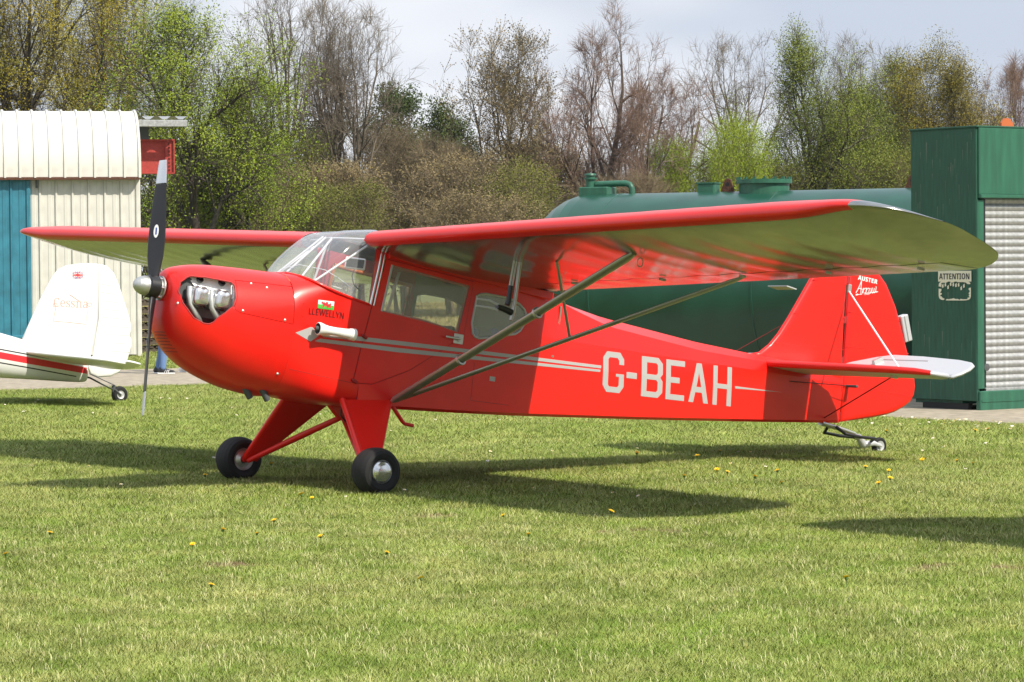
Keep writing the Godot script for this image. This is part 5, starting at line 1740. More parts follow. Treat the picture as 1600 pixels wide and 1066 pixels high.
	shelf.box(Vector3(1.40, 1.235, 0), Vector3(0.85, 0.015, 0.74))
	part("luggage_shelf", shelf, M.grey_lining, A)
	# belly: support pylon, tube and hose
	var py := MB.new()
	py.slab(pv([[0.06, 0.66], [0.46, 0.66], [0.34, 0.55], [0.22, 0.53]]), -0.03, 0.03)
	part("belly_pylon", py, M.red_paint, A)
	var ho := MB.new()
	ho.tube([Vector3(0.12, 0.63, 0.16), Vector3(0.12, 0.55, 0.17), Vector3(0.16, 0.51, 0.18), Vector3(0.21, 0.54, 0.18), Vector3(0.22, 0.62, 0.18)], [0.006], 6)
	part("hose", ho, M.black_paint, A)
	tail(A)

func letters(fus: Node) -> void:
	# drawn in cells one unit high, then slanted on to the side: [glyph, x at foot, y at foot, width, height]
	var G := [[0.0, 0.16], [0.14, 0.0], [0.62, 0.0], [0.76, 0.16], [0.76, 0.47], [0.47, 0.47], [0.47, 0.40], [0.58, 0.40], [0.58, 0.19], [0.53, 0.14], [0.24, 0.14], [0.19, 0.19], [0.19, 0.81], [0.24, 0.86], [0.52, 0.86], [0.58, 0.80], [0.58, 0.70], [0.76, 0.70], [0.76, 0.84], [0.62, 1.0], [0.14, 1.0], [0.0, 0.84]]
	var H := [[0, 0], [0.17, 0], [0.17, 0.43], [0.56, 0.43], [0.56, 0.0], [0.74, 0], [0.74, 1], [0.56, 1], [0.56, 0.55], [0.17, 0.55], [0.17, 1], [0, 1]]
	var E := [[0, 0], [0.72, 0], [0.72, 0.14], [0.18, 0.14], [0.18, 0.43], [0.52, 0.43], [0.52, 0.57], [0.18, 0.57], [0.18, 0.86], [0.72, 0.86], [0.72, 1], [0, 1]]
	var Aa := [[0, 0], [0.18, 0], [0.25, 0.26], [0.50, 0.26], [0.57, 0.0], [0.75, 0], [0.47, 1], [0.28, 1]]
	var Ac := [[0.285, 0.40], [0.465, 0.40], [0.375, 0.75]]
	var Bb := [[0, 0], [0.60, 0], [0.76, 0.14], [0.76, 0.42], [0.67, 0.51], [0.76, 0.60], [0.76, 0.86], [0.60, 1.0], [0, 1]]
	var B1 := [[0.19, 0.14], [0.53, 0.14], [0.58, 0.19], [0.58, 0.39], [0.53, 0.44], [0.19, 0.44]]
	var B2 := [[0.19, 0.57], [0.53, 0.57], [0.58, 0.62], [0.58, 0.81], [0.53, 0.86], [0.19, 0.86]]
	var D := [[0, 0.40], [0.36, 0.40], [0.36, 0.55], [0, 0.55]]
	var h := 0.312
	for e in [[G, [], 2.372, 1.040, 0.95], [D, [], 2.625, 1.052, 1.0], [Bb, [B1, B2], 2.79, 1.058, 0.98], [E, [], 3.06, 1.070, 0.93], [Aa, [Ac], 3.318, 1.083, 0.95], [H, [], 3.592, 1.096, 0.92]]:
		var polys := [xf(e[0], e[2], e[3], h, e[4])]
		# a letter with a hole is cut into a left and a right half
		var holes: Array = e[1]
		if holes.size() > 0:
			var cut := []
			for half in [[[-0.2, -0.2], [0.375, -0.2], [0.375, 1.2], [-0.2, 1.2]], [[0.375, -0.2], [1.2, -0.2], [1.2, 1.2], [0.375, 1.2]]]:
				for pc in Geometry2D.intersect_polygons(pv(e[0]), pv(half)):
					var todo := [pc]
					for hh in holes:
						var nxt := []
						for q in todo: nxt.append_array(Geometry2D.clip_polygons(q, pv(hh)))
						todo = nxt
					for q in todo: cut.append(xf(q, e[2], e[3], h, e[4]))
			polys = cut
		var first: MeshInstance3D = null
		var mb := MB.new()
		for p in polys:
			var tmp := marking("registration_letter", p, M.silver_letter, fus)
			if first == null: first = tmp
			else:
				var st := SurfaceTool.new()
				st.append_from(first.mesh, 0, Transform3D()); st.append_from(tmp.mesh, 0, Transform3D())
				first.mesh = st.commit()
				tmp.free()

func xf(poly, x: float, y: float, h: float, wide: float) -> Array:
	var o := []
	for q in poly:
		var u: float = q[0]; var v: float = q[1]
		o.append([x + u * h * wide - 0.035 * v, y + v * h + u * h * 0.05])
	return o

func tail(A: Node) -> void:
	var fin := plate(pv([[4.00, 1.555], [4.165, 1.60], [4.26, 1.68], [4.343, 1.785], [4.43, 1.93], [4.509, 2.076], [4.635, 2.31], [4.70, 2.42], [4.79, 2.53], [4.90, 2.59], [4.995, 2.61], [5.045, 1.95], [5.085, 1.50], [4.4, 1.50]]), 0.075, 0.05)
	var fn := part("fin", fin, M.red_paint, A)
	for q in [[[4.30, 1.70], [5.06, 1.745]], [[4.46, 1.97], [5.03, 2.01]], [[4.62, 2.27], [5.01, 2.29]]]:
		var rb := MB.new()
		rb.tube([Vector3(q[0][0], q[0][1], 0.0352), Vector3(q[1][0], q[1][1], 0.0352)], [0.0035], 5, true, 1.0)
		part("rib_tape", rb, M.red_paint, fn)
	var rud := plate(pv([[5.025, 2.60], [5.15, 2.59], [5.28, 2.53], [5.395, 2.431], [5.475, 2.37], [5.54, 2.29], [5.61, 2.20], [5.665, 2.10], [5.73, 1.98], [5.793, 1.862], [5.86, 1.74], [5.915, 1.65], [5.942, 1.56], [5.938, 1.48], [5.905, 1.42], [5.841, 1.37], [5.75, 1.318], [5.654, 1.279], [5.50, 1.236], [5.334, 1.195], [5.118, 1.145], [5.10, 1.50], [5.07, 1.95]]), 0.060, 0.05)
	var rn := part("rudder", rud, M.red_paint, A)
	for q in [[[5.09, 1.78], [5.80, 1.82]], [[5.06, 2.07], [5.66, 2.08]], [[5.11, 1.45], [5.90, 1.47]]]:
		var rb := MB.new()
		rb.tube([Vector3(q[0][0], q[0][1], 0.0282), Vector3(q[1][0], q[1][1], 0.0282)], [0.0035], 5)
		part("rib_tape", rb, M.red_paint, rn)
	var tab := MB.new()
	tab.box(Vector3(5.745, 2.03, 0), Vector3(0.085, 0.23, 0.066), Basis(Vector3.BACK, 0.40), 0.006)
	tab.box(Vector3(5.745, 2.03, 0.035), Vector3(0.02, 0.22, 0.012), Basis(Vector3.BACK, 0.40), 0.003)
	part("trim_tab", tab, M.silver_panel, rn)
	# lettering on the rudder
	var a1 := put("lettering", text_mesh("AUSTER", "Droid Sans", true, 0.036), M.white_paint, rn)
	a1.transform = Transform3D(Basis(Vector3.BACK, -0.02).scaled(Vector3(1.22, 1, 1)), Vector3(5.235, 2.366, 0.0322))
	var sc := MB.new()
	var strokes := [
		[[0, 0], [0.10, 0.16], [0.20, 0.40], [0.26, 0.56]], [[0.26, 0.56], [0.27, 0.30], [0.30, 0.0]], [[0.08, 0.18], [0.2, 0.22], [0.36, 0.20]],
		[[0.38, 0.03], [0.43, 0.27], [0.47, 0.22], [0.55, 0.28]], [[0.44, 0.24], [0.42, 0.06]], [[0.58, 0.05], [0.62, 0.30], [0.66, 0.25], [0.74, 0.31]], [[0.63, 0.26], [0.60, 0.08]],
		[[0.80, 0.10], [0.77, 0.18], [0.80, 0.30], [0.88, 0.32], [0.91, 0.22], [0.87, 0.11], [0.80, 0.10]],
		[[0.96, 0.36], [0.95, 0.18], [1.0, 0.12], [1.07, 0.22], [1.08, 0.36]], [[1.07, 0.22], [1.11, 0.15], [1.18, 0.22], [1.19, 0.44], [1.14, 0.42]]]
	for st in strokes:
		var pts := []
		for q in st: pts.append(Vector3(5.120 + q[0] * 0.185, 2.237 + q[1] * 0.20, 0.0315))
		sc.tube(pts, [0.0034], 6)
	part("script_lettering", sc, M.white_paint, rn)
	var ar := MB.new()
	ar.tube([Vector3(5.13, 2.222, 0.0315), Vector3(5.19, 2.236, 0.0315)], [0.0025], 5)
	ar.tube([Vector3(5.285, 2.262, 0.0315), Vector3(5.35, 2.281, 0.0315)], [0.0025], 5)
	ar.tube([Vector3(5.345, 2.278, 0.0315), Vector3(5.37, 2.286, 0.0315)], [0.007, 0.001], 5)
	ar.tube([Vector3(5.12, 2.218, 0.0315), Vector3(5.145, 2.227, 0.0315)], [0.009, 0.006], 5)
	part("arrow_mark", ar, M.white_paint, rn)
	var yr := put("year_lettering", text_mesh("1946", "Droid Sans", false, 0.022), M.white_paint, rn)
	yr.transform = Transform3D(Basis(Vector3.BACK, 0.22), Vector3(5.238, 2.249, 0.0322))
	# hinge fittings on the sternpost
	for y in [1.20, 1.42, 1.66, 2.0, 2.33]:
		var hg := MB.new()
		hg.lathe(Vector3(5.114 - (y - 1.14) * 0.065, y, 0), Vector3.UP, [[-0.03, 0.0], [-0.03, 0.022], [0.03, 0.022], [0.03, 0.0]], 10)
		part("hinge", hg, M.red_dark, rn)
	var horn := MB.new()
	horn.box(Vector3(5.15, 1.455, 0), Vector3(0.03, 0.02, 0.30), Basis(), 0.003)
	part("control_horn", horn, M.grey_trim, rn)
	# tailplane and elevators, the elevators deflected up
	for s in [1.0, -1.0]:
		var tp := plate(pv([[4.21, 0.03], [4.225, 0.35], [4.30, 0.95], [4.375, 1.40], [4.42, 1.56], [4.50, 1.65], [4.71, 1.68], [4.71, 0.03]]), 0.055, 0.055)
		tp.moved(Transform3D(Basis(Vector3.RIGHT, Vector3(0, 0, s), Vector3(0, 1, 0)), Vector3(0, 1.513, 0)))
		var tn := part("tailplane", tp, M.silver_panel, A)
		var le := MB.new()
		le.tube([Vector3(4.205, 1.513, s * 0.03), Vector3(4.222, 1.513, s * 0.35), Vector3(4.297, 1.513, s * 0.95), Vector3(4.372, 1.513, s * 1.40), Vector3(4.415, 1.513, s * 1.58), Vector3(4.50, 1.513, s * 1.675)], [0.030, 0.030, 0.030, 0.029, 0.027, 0.02], 12)
		part("leading_edge", le, M.red_paint, tn)
		var ev := plate(pv([[4.73, 0.12], [4.73, 1.655], [4.70, 1.67], [4.72, 1.70], [4.80, 1.725], [4.90, 1.72], [4.99, 1.68], [5.05, 1.60], [5.10, 1.42], [5.16, 0.95], [5.18, 0.58], [5.12, 0.44], [4.98, 0.27]]), 0.035, 0.03)
		ev.moved(Transform3D(Basis(), Vector3(-4.73, 0, 0)))
		ev.moved(Transform3D(Basis(Vector3.BACK, 0.47), Vector3.ZERO) * Transform3D(Basis(Vector3.RIGHT, Vector3(0, 0, s), Vector3(0, 1, 0)), Vector3.ZERO))
		ev.moved(Transform3D(Basis(), Vector3(4.73, 1.513, 0)))
		var en := part("elevator", ev, M.silver_panel, A)
		var tt := MB.new()
		tt.box(Vector3(0.30, 0.019, s * 0.85), Vector3(0.012, 0.006, 0.55))
		tt.box(Vector3(0.22, 0.035, s * 0.62), Vector3(0.10, 0.04, 0.03))
		tt.moved(Transform3D(Basis(Vector3.BACK, 0.47), Vector3(4.73, 1.513, 0)))
		part("trim_tab", tt, M.cast_metal, en)
		# bracing wires
		var w1 := MB.new()
		w1.tube([Vector3(5.035, 2.245, s * 0.03), Vector3(4.66, 1.535, s * 1.18)], [0.0075 if s > 0 else 0.003], 6)
		part("bracing_wire", w1, M.white_paint if s > 0 else M.red_dark, A)
		var w2 := MB.new()
		w2.tube([Vector3(4.93, 1.16, s * 0.04), Vector3(4.55, 1.49, s * 1.22)], [0.006], 6)
		part("bracing_wire", w2, M.red_dark, A)
		var fit := MB.new()
		fit.box(Vector3(4.55, 1.480, s * 1.22), Vector3(0.06, 0.03, 0.03), Basis(), 0.004)
		fit.box(Vector3(5.03, 2.26, s * 0.045), Vector3(0.035, 0.07, 0.02), Basis(), 0.004)
		part("wire_fitting", fit, M.cast_metal, A)
		var cab := MB.new()
		cab.tube([Vector3(4.45, 1.40, s * 0.10), Vector3(5.15, 1.455, s * 0.14)], [0.004], 5)
		part("control_cable", cab, M.black_paint, A)
	# tail wheel: spring, fork, steering springs, wheel
	var sp := MB.new()
	sp.tube([Vector3(4.93, 1.115, 0), Vector3(5.14, 1.095, 0), Vector3(5.30, 1.075, 0), Vector3(5.42, 1.02, 0)], [0.040, 0.040, 0.034, 0.028], 8, true, 0.5, Vector3.BACK)
	var tw := part("tail_spring", sp, M.cast_metal, A)
	var fk := MB.new()
	fk.tube([Vector3(5.36, 1.06, 0), Vector3(5.43, 1.0, 0), Vector3(5.46, 0.99, 0)], [0.028, 0.032, 0.026], 10)
	for s in [1.0, -1.0]:
		fk.tube([Vector3(5.44, 1.0, s * 0.02), Vector3(5.52, 1.020, s * 0.036), Vector3(5.610, 1.008, s * 0.036)], [0.022, 0.022, 0.010], 8, true, 0.6)
	part("fork", fk, M.silver_panel, tw)
	var ro := MB.new()
	for s in [1.0, -1.0]:
		ro.tube([Vector3(5.06, 1.10, s * 0.05), Vector3(5.10, 1.05, s * 0.13), Vector3(5.28, 1.045, s * 0.13), Vector3(5.45, 1.055, s * 0.11), Vector3(5.47, 1.03, s * 0.05)], [0.014], 8)
	part("steering_spring", ro, M.black_paint, tw)
	var wh := MB.new()
	var hub := Vector3(5.612, 1.008, 0)
	wh.lathe(hub, Vector3.BACK, [[-0.016, 0.042], [-0.026, 0.050], [-0.026, 0.062], [-0.016, 0.071], [0.0, 0.074], [0.016, 0.071], [0.026, 0.062], [0.026, 0.050], [0.016, 0.042]], 28)
	var wn := part("tail_wheel", wh, M.rubber, A)
	var rm := MB.new()
	rm.lathe(hub, Vector3.BACK, [[-0.018, 0.0], [-0.018, 0.044], [0.020, 0.044], [0.014, 0.024], [0.022, 0.022], [0.024, 0.0]], 20)
	part("rim", rm, M.silver_panel, wn)

# ---------------------------------------------------------------- the white aeroplane on the left
# Its own frame: x aft, y up, z to port; origin under its tail wheel. It stands parallel to the red one.
func white_aeroplane() -> void:
	var A := thing("white_aeroplane", "white light aeroplane with a red side stripe, its tail in front of the cream hangar", "aeroplane", Vector3(7.11, 0, -13.48))
	mat("chalk_white", lin(0.66, 0.66, 0.65), 0.4)
	# sections: [x, bottom, top, half width]
	var S := [[-6.3, 1.10, 1.50, 0.20], [-6.1, 0.97, 1.67, 0.38], [-5.4, 0.86, 1.76, 0.50], [-5.0, 0.80, 2.02, 0.53], [-4.4, 0.69, 2.1, 0.54], [-3.9, 0.62, 1.92, 0.50], [-3.2, 0.53, 1.36, 0.42], [-2.4, 0.43, 1.10, 0.31], [-1.79, 0.362, 0.930, 0.22], [-1.21, 0.315, 0.765, 0.145], [-0.55, 0.262, 0.56, 0.075], [-0.45, 0.29, 0.545, 0.05]]
	var rows := []
	for i in (S.size() - 1) * 6 + 1:
		var q := mini(i / 6, S.size() - 2); var f := i / 6.0 - q
		var e := []
		for k in 4: e.append(cubic_interpolate(S[q][k], S[q + 1][k], S[maxi(q - 1, 0)][k], S[mini(q + 2, S.size() - 1)][k], f))
		rows.append(hoop([e[0], e[3], e[2], e[1], 2.5], 48))
	var mb := MB.new()
	mb.grid(rows, 1.0, false, true)
	for e in [0, rows.size() - 1]:
		for k in 46: mb.ftri(rows[e][0], rows[e][k + 1], rows[e][k + 2], Vector3(-1 if e == 0 else 1, 0, 0))
	# the stripes are cut out of the skin and coloured
	var bands := [[pv([[-6.2, 1.46], [-3.2, 0.93], [-1.79, 0.675], [-1.21, 0.57], [-0.47, 0.435], [-0.47, 0.36], [-1.21, 0.49], [-1.79, 0.595], [-3.2, 0.84], [-6.2, 1.34]]), M.flag_red],
		[pv([[-6.2, 1.51], [-3.2, 0.975], [-1.79, 0.713], [-1.21, 0.607], [-0.5, 0.48], [-0.5, 0.467], [-1.21, 0.592], [-1.79, 0.698], [-3.2, 0.96], [-6.2, 1.49]]), M.black_paint],
		[pv([[-6.2, 1.30], [-3.2, 0.81], [-1.79, 0.555], [-1.21, 0.452], [-0.62, 0.34], [-0.62, 0.327], [-1.21, 0.437], [-1.79, 0.54], [-3.2, 0.795], [-6.2, 1.28]]), M.black_paint]]
	var cut := mb
	var strips := []
	for b in bands:
		for s in [1.0, -1.0]:
			strips.append([cut.clip(b[0], s, true), b[1]])
			cut = cut.clip(b[0], s, false)
	var glassp := pv([[-5.0, 1.62], [-4.7, 1.98], [-3.95, 1.84], [-3.6, 1.46], [-4.1, 1.48]])
	for s in [1.0, -1.0]:
		strips.append([cut.clip(glassp, s, true), M.clear_screen])
		cut = cut.clip(glassp, s, false)
	var fus := part("fuselage", cut, M.chalk_white, A)
	for s in strips: part("stripe" if s[1] != M.clear_screen else "cabin_window", s[0], s[1], fus)
	# fin and rudder
	var fin := plate(pv([[-1.36, 0.66], [-1.21, 0.94], [-1.06, 1.22], [-0.89, 1.48], [-0.81, 1.565], [-0.70, 1.61], [-0.50, 1.63], [-0.37, 1.632], [-0.275, 1.625], [-0.285, 1.0], [-0.40, 0.50], [-0.9, 0.55]]), 0.07, 0.05)
	fin.moved(Transform3D(Basis.from_scale(Vector3(1, 1.045, 1)), Vector3(0, -0.02, 0)))
	var fn := part("fin", fin, M.chalk_white, A)
	var rud := plate(pv([[-0.265, 1.625], [-0.15, 1.60], [-0.06, 1.52], [0.015, 1.37], [0.075, 1.20], [0.13, 1.05], [0.165, 0.93], [0.168, 0.84], [0.145, 0.80], [0.17, 0.75], [0.175, 0.68], [0.135, 0.57], [0.10, 0.47], [0.0, 0.37], [-0.12, 0.325], [-0.30, 0.318], [-0.40, 0.36], [-0.43, 0.45], [-0.37, 0.52], [-0.275, 1.0]]), 0.05, 0.035)
	rud.moved(Transform3D(Basis.from_scale(Vector3(1, 1.045, 1)), Vector3(0, -0.02, 0)))
	var rn := part("rudder", rud, M.chalk_white, A)
	for k in 9:
		var rb := MB.new()
		var y := 0.62 + k * 0.10
		rb.tube([Vector3(-0.25, y + 0.02, 0.0258), Vector3(0.13 if k < 4 else 0.13 - (k - 3) * 0.042, y - 0.012, 0.0252)], [0.0055], 5, true, 0.5)
		part("rib", rb, M.chalk_white, rn)
	# flag and lettering on the fin
	var fl := MB.new()
	fl.box(Vector3(-0.565, 1.545, 0.0362), Vector3(0.135, 0.082, 0.002))
	var f := part("flag", fl, M.flag_blue, fn)
	var wx := MB.new(); var rx := MB.new()
	for s in [1.0, -1.0]:
		wx.box(Vector3(-0.565, 1.545, 0.0376), Vector3(0.150, 0.018, 0.001), Basis(Vector3.BACK, s * 0.54))
		rx.box(Vector3(-0.565, 1.545, 0.0398), Vector3(0.150, 0.006, 0.001), Basis(Vector3.BACK, s * 0.54))
	wx.box(Vector3(-0.565, 1.545, 0.0388), Vector3(0.135, 0.028, 0.001)); wx.box(Vector3(-0.565, 1.545, 0.0387), Vector3(0.028, 0.082, 0.001))
	rx.box(Vector3(-0.565, 1.545, 0.0412), Vector3(0.135, 0.016, 0.001)); rx.box(Vector3(-0.565, 1.545, 0.0411), Vector3(0.016, 0.082, 0.001))
	part("cross", wx, M.white_paint, f); part("cross", rx, M.flag_red, f)
	var tx := put("lettering", text_mesh("Cessna", "Droid Serif", false, 0.105), mat("faded_print", lin(0.50, 0.30, 0.26), 0.6), fn)
	tx.transform = Transform3D(Basis(Vector3.BACK, -0.06), Vector3(-0.66, 1.21, 0.0362))
	var orn := MB.new()
	var shp := [[-0.86, 1.16], [-0.90, 1.00], [-0.72, 0.985], [-0.46, 0.955], [-0.45, 1.05], [-0.43, 1.13]]
	var pts := []
	for q in shp: pts.append(Vector3(q[0], q[1], 0.0355))
	orn.tube(pts, [0.0045], 5)
	orn.tube([Vector3(-0.68, 1.315, 0.0355), Vector3(-0.55, 1.235, 0.0355)], [0.0045], 5)
	for s in [-0.87, -0.41]:
		var c := []
		for k in 9: c.append(Vector3(s + 0.03 * cos(TAU * k / 8), 1.19 + 0.022 * sin(TAU * k / 8), 0.0355))
		orn.tube(c, [0.004], 5, false)
	part("ornament", orn, M.faded_print, fn)
	# tailplane with raised elevators
	for s in [1.0, -1.0]:
		var tp := plate(pv([[-1.27, 0.04], [-1.22, 0.25], [-0.95, 1.05], [-0.82, 1.36], [-0.74, 1.42], [-0.60, 1.42], [-0.42, 0.10]]), 0.05, 0.04)
		var tilt := Transform3D(Basis(Vector3.BACK, -0.20), Vector3(-0.10, 0.40, 0))
		tp.moved(tilt * Transform3D(Basis(Vector3.RIGHT, Vector3(0, 0, s), Vector3(0, 1, 0)), Vector3.ZERO))
		part("tailplane", tp, M.white_paint, A)
		var ev := plate(pv([[-0.41, 0.12], [-0.59, 1.42], [-0.52, 1.45], [-0.38, 1.38], [-0.22, 1.05], [-0.08, 0.36], [-0.14, 0.18]]), 0.03, 0.02)
		ev.moved(tilt * Transform3D(Basis(Vector3.RIGHT, Vector3(0, 0.02 * s, s), Vector3(0, 1, 0)), Vector3.ZERO))
		part("elevator", ev, M.white_paint, A)
	# tail wheel
	var sp := MB.new()
	sp.tube([Vector3(-0.62, 0.36, 0), Vector3(-0.40, 0.31, 0), Vector3(-0.22, 0.22, 0), Vector3(-0.08, 0.155, 0)], [0.022, 0.022, 0.02, 0.018], 8, true, 0.5, Vector3.BACK)
	sp.tube([Vector3(-0.42, 0.36, 0.03), Vector3(-0.08, 0.21, 0.03)], [0.006], 5)
	sp.lathe(Vector3(-0.08, 0.13, 0), Vector3.UP, [[0.0, 0.0], [0.0, 0.024], [0.08, 0.024], [0.08, 0.0]], 12)
	for s in [1.0, -1.0]: sp.tube([Vector3(-0.08, 0.16, s * 0.035), Vector3(0.0, 0.09, s * 0.042)], [0.012], 8)
	part("tail_spring", sp, M.grey_trim, A)
	var tw := MB.new()
	var prof := [[-0.03, 0.045], [-0.042, 0.06], [-0.040, 0.085], [-0.022, 0.10], [0.0, 0.104], [0.022, 0.10], [0.040, 0.085], [0.042, 0.06], [0.03, 0.045]]
	tw.lathe(Vector3(0.0, 0.095, 0), Vector3.BACK, prof, 28)
	var twn := part("tail_wheel", tw, M.rubber, A)
	var rm := MB.new()
	rm.lathe(Vector3(0.0, 0.095, 0), Vector3.BACK, [[-0.032, 0.0], [-0.032, 0.05], [0.034, 0.05], [0.028, 0.036], [0.034, 0.016], [0.036, 0.0]], 22)
	part("rim", rm, M.silver_panel, twn)
	# wing and main wheels, outside the picture to the left
	var wg := MB.new()
	rows = []
	for zz in [-4.9, -4.7, -4.0, -0.5, 0.5, 4.0, 4.7, 4.9]:
		var c: float = 1.5 if absf(zz) < 4.1 else (1.2 if absf(zz) < 4.8 else 0.7)
		var row := []
		for pass_ in [false, true]:
			for i in FOIL_T.size():
				var t: float = FOIL_T[i] if not pass_ else FOIL_T[FOIL_T.size() - 1 - i]
				row.append(Vector3(-5.7 + (1.5 - c) * 0.4 + t * c, 2.10 + absf(zz) * 0.02 + foil(t, pass_) * c - t * c * 0.16, zz))
		rows.append(row)
	wg.grid(rows, 1.0)
	part("wing", wg, M.white_paint, A)
	for s in [1.0, -1.0]:
		var lg := MB.new()
		lg.tube([Vector3(-5.1, 0.72, s * 0.4), Vector3(-5.2, 0.22, s * 1.0)], [0.04, 0.03], 8, true, 0.4, Vector3.RIGHT)
		lg.tube([Vector3(-5.0, 0.75, s * 0.5), Vector3(-4.6, 1.95, s * 2.3)], [0.035], 8, true, 0.5, Vector3.RIGHT)
		part("landing_gear_leg", lg, M.white_paint, A)
		var mw := MB.new()
		mw.lathe(Vector3(-5.2, 0.205, s * 1.05), Vector3.BACK, [[-0.06, 0.0], [-0.06, 0.09], [-0.08, 0.13], [-0.06, 0.19], [0.0, 0.21], [0.06, 0.19], [0.08, 0.13], [0.06, 0.09], [0.06, 0.0]], 28)
		part("main_wheel", mw, M.rubber, A)

# ---------------------------------------------------------------- people behind the nose
func person(label: String, at: Vector3, face: float, h: float, trousers: Material, jacket: Material, shoe: Material, shoe_mark: Material) -> void:
	var P := thing("person", label, "person", at, "people behind the red nose")
	P.rotation.y = face
	var k := h / 1.75
	# own frame: facing +x
	var hip := Vector3(-0.02, 0.93, 0); var chest := Vector3(0.06, 1.30, 0); var neck := Vector3(0.10, 1.47, 0); var head := Vector3(0.15, 1.62, 0)
	var skin_mb := MB.new()
	skin(skin_mb, [[neck - Vector3(0.02, 0.06, 0), neck + Vector3(0.02, 0.06, 0), 0.052, 0.05], [head + Vector3(-0.015, 0.035, 0), head + Vector3(0.0, -0.02, 0), 0.085, 0.076], [head + Vector3(0.02, -0.05, 0), head + Vector3(0.045, -0.085, 0), 0.058, 0.036], [head + Vector3(0.085, 0.0, 0), head + Vector3(0.103, -0.03, 0), 0.009, 0.015], [head + Vector3(-0.005, 0.01, 0.082), head + Vector3(-0.005, -0.03, 0.080), 0.018, 0.012], [head + Vector3(-0.005, 0.01, -0.082), head + Vector3(-0.005, -0.03, -0.080), 0.018, 0.012], [head + Vector3(0.08, -0.06, 0.02), head + Vector3(0.08, -0.06, -0.02), 0.010, 0.010]], 0.011, 0.03)
	var arms := []
	for s in [1.0, -1.0]:
		var sh := chest + Vector3(0.0, 0.11, s * 0.17); var el := chest + Vector3(-0.03, -0.18, s * 0.24); var wr := chest + Vector3(0.13, -0.36, s * 0.20)
		arms.append([sh, el, wr])
		var d := (wr - el).normalized()
		var palm := wr + d * 0.07
		var hb := [[el.lerp(wr, 0.6), wr, 0.036, 0.026], [wr, palm, 0.026, 0.034]]
		for q in 4:
			var zo := (q - 1.5) * 0.021
			var base := palm + Vector3(0.012, 0.0, zo); var mid := base + d * 0.045 + Vector3(0.01, -0.002, 0); var end := mid + (d + Vector3(-0.55, -0.3, 0)).normalized() * (0.034 if q != 3 else 0.026)
			hb.append([base, mid, 0.0095, 0.009]); hb.append([mid, end, 0.009, 0.0075])
		hb.append([wr + d * 0.025 + Vector3(0.02, 0, -s * 0.02), wr + d * 0.07 + Vector3(0.045, 0, -s * 0.03), 0.012, 0.009])
		skin(skin_mb, hb, 0.006, 0.008)
	var tb := []
	var legs := []
	for s in [1.0, -1.0]:
		var hp := hip + Vector3(0, -0.04, s * 0.09); var kn := Vector3(0.02 + 0.02 * s, 0.50, s * 0.10); var an := Vector3(-0.03 + 0.05 * s, 0.085, s * 0.11)
		legs.append(an)
		tb.append([hp, kn, 0.088, 0.062]); tb.append([kn, an + Vector3(0, 0.02, 0), 0.066, 0.056])
		skin_mb.tube([an + Vector3(0, 0.08, 0), an + Vector3(0, -0.03, 0)], [0.035], 8)
	tb.append([hip + Vector3(0, 0.04, 0.06), hip + Vector3(0, 0.04, -0.06), 0.115, 0.115])
	tb.append([hip + Vector3(0, 0.12, 0.05), hip + Vector3(0, 0.12, -0.05), 0.105, 0.105])
	var body := part("body", skin_mb, M.skin_tone, P)
	var tm := MB.new()
	skin(tm, tb, 0.02, 0.05)
	part("trousers", tm, trousers, body)
	var jm := MB.new()
	var jb := [[hip + Vector3(0.0, 0.10, 0.06), hip + Vector3(0.0, 0.10, -0.06), 0.125, 0.125], [chest + Vector3(0, -0.08, 0.06), chest + Vector3(0, -0.08, -0.06), 0.125, 0.125], [chest + Vector3(0, 0.06, 0.09), chest + Vector3(0, 0.06, -0.09), 0.115, 0.115], [chest + Vector3(0, 0.06, 0), neck - Vector3(0.02, 0.03, 0), 0.11, 0.07]]
	for a in arms:
		jb.append([a[0], a[1], 0.066, 0.055]); jb.append([a[1], (a[1] as Vector3).lerp(a[2], 0.85), 0.055, 0.043])
	skin(jm, jb, 0.02, 0.05)
	part("jacket", jm, jacket, body)
	var hm := MB.new()
	skin(hm, [[head + Vector3(-0.03, 0.05, 0), head + Vector3(-0.045, 0.0, 0), 0.086, 0.076], [head + Vector3(0.01, 0.075, 0), head + Vector3(-0.03, 0.07, 0), 0.07, 0.08]], 0.012, 0.03)
	part("hair", hm, M.hair_brown, body)
	for e in [0.032, -0.032]:
		var em := MB.new()
		em.lathe(head + Vector3(0.078, 0.012, e), Vector3.RIGHT, [[0.0, 0.009], [0.004, 0.006], [0.005, 0.0]], 8)
		part("eye", em, M.black_paint, body)
	for an in legs:
		var sm := MB.new()
		skin(sm, [[an + Vector3(-0.045, -0.035, 0), an + Vector3(0.06, -0.045, 0), 0.045, 0.042], [an + Vector3(0.05, -0.048, 0), an + Vector3(0.17, -0.055, 0), 0.042, 0.030], [an + Vector3(-0.02, 0.01, 0), an + Vector3(-0.02, -0.03, 0), 0.045, 0.045]], 0.012, 0.02)
		var sn := part("shoe", sm, shoe, body)
		var so := MB.new()
		so.box(an + Vector3(0.055, -0.078, 0), Vector3(0.29, 0.022, 0.088), Basis(), 0.008)
		part("sole", so, M.white_paint, sn)
		for q in 3:
			var mk := MB.new()
			mk.tube([an + Vector3(0.03 + q * 0.03, -0.065, 0.045), an + Vector3(0.05 + q * 0.03, -0.02, 0.038)], [0.006], 5)
			part("stripe", mk, shoe_mark, sn)
	P.scale = Vector3.ONE * k

func neighbour() -> void:
	# the aeroplane in the next parking place, whose wing tip throws the shadow at the right of the lawn
	var o := get_node("light_aeroplane").duplicate()
	o.name = numbered("light_aeroplane")
	add_child(o)
	o.position += Vector3(0.5, 0, 12.0)
	o.set_meta("label", "second aeroplane parked beyond the right edge, only its wing tip shadow on the lawn")

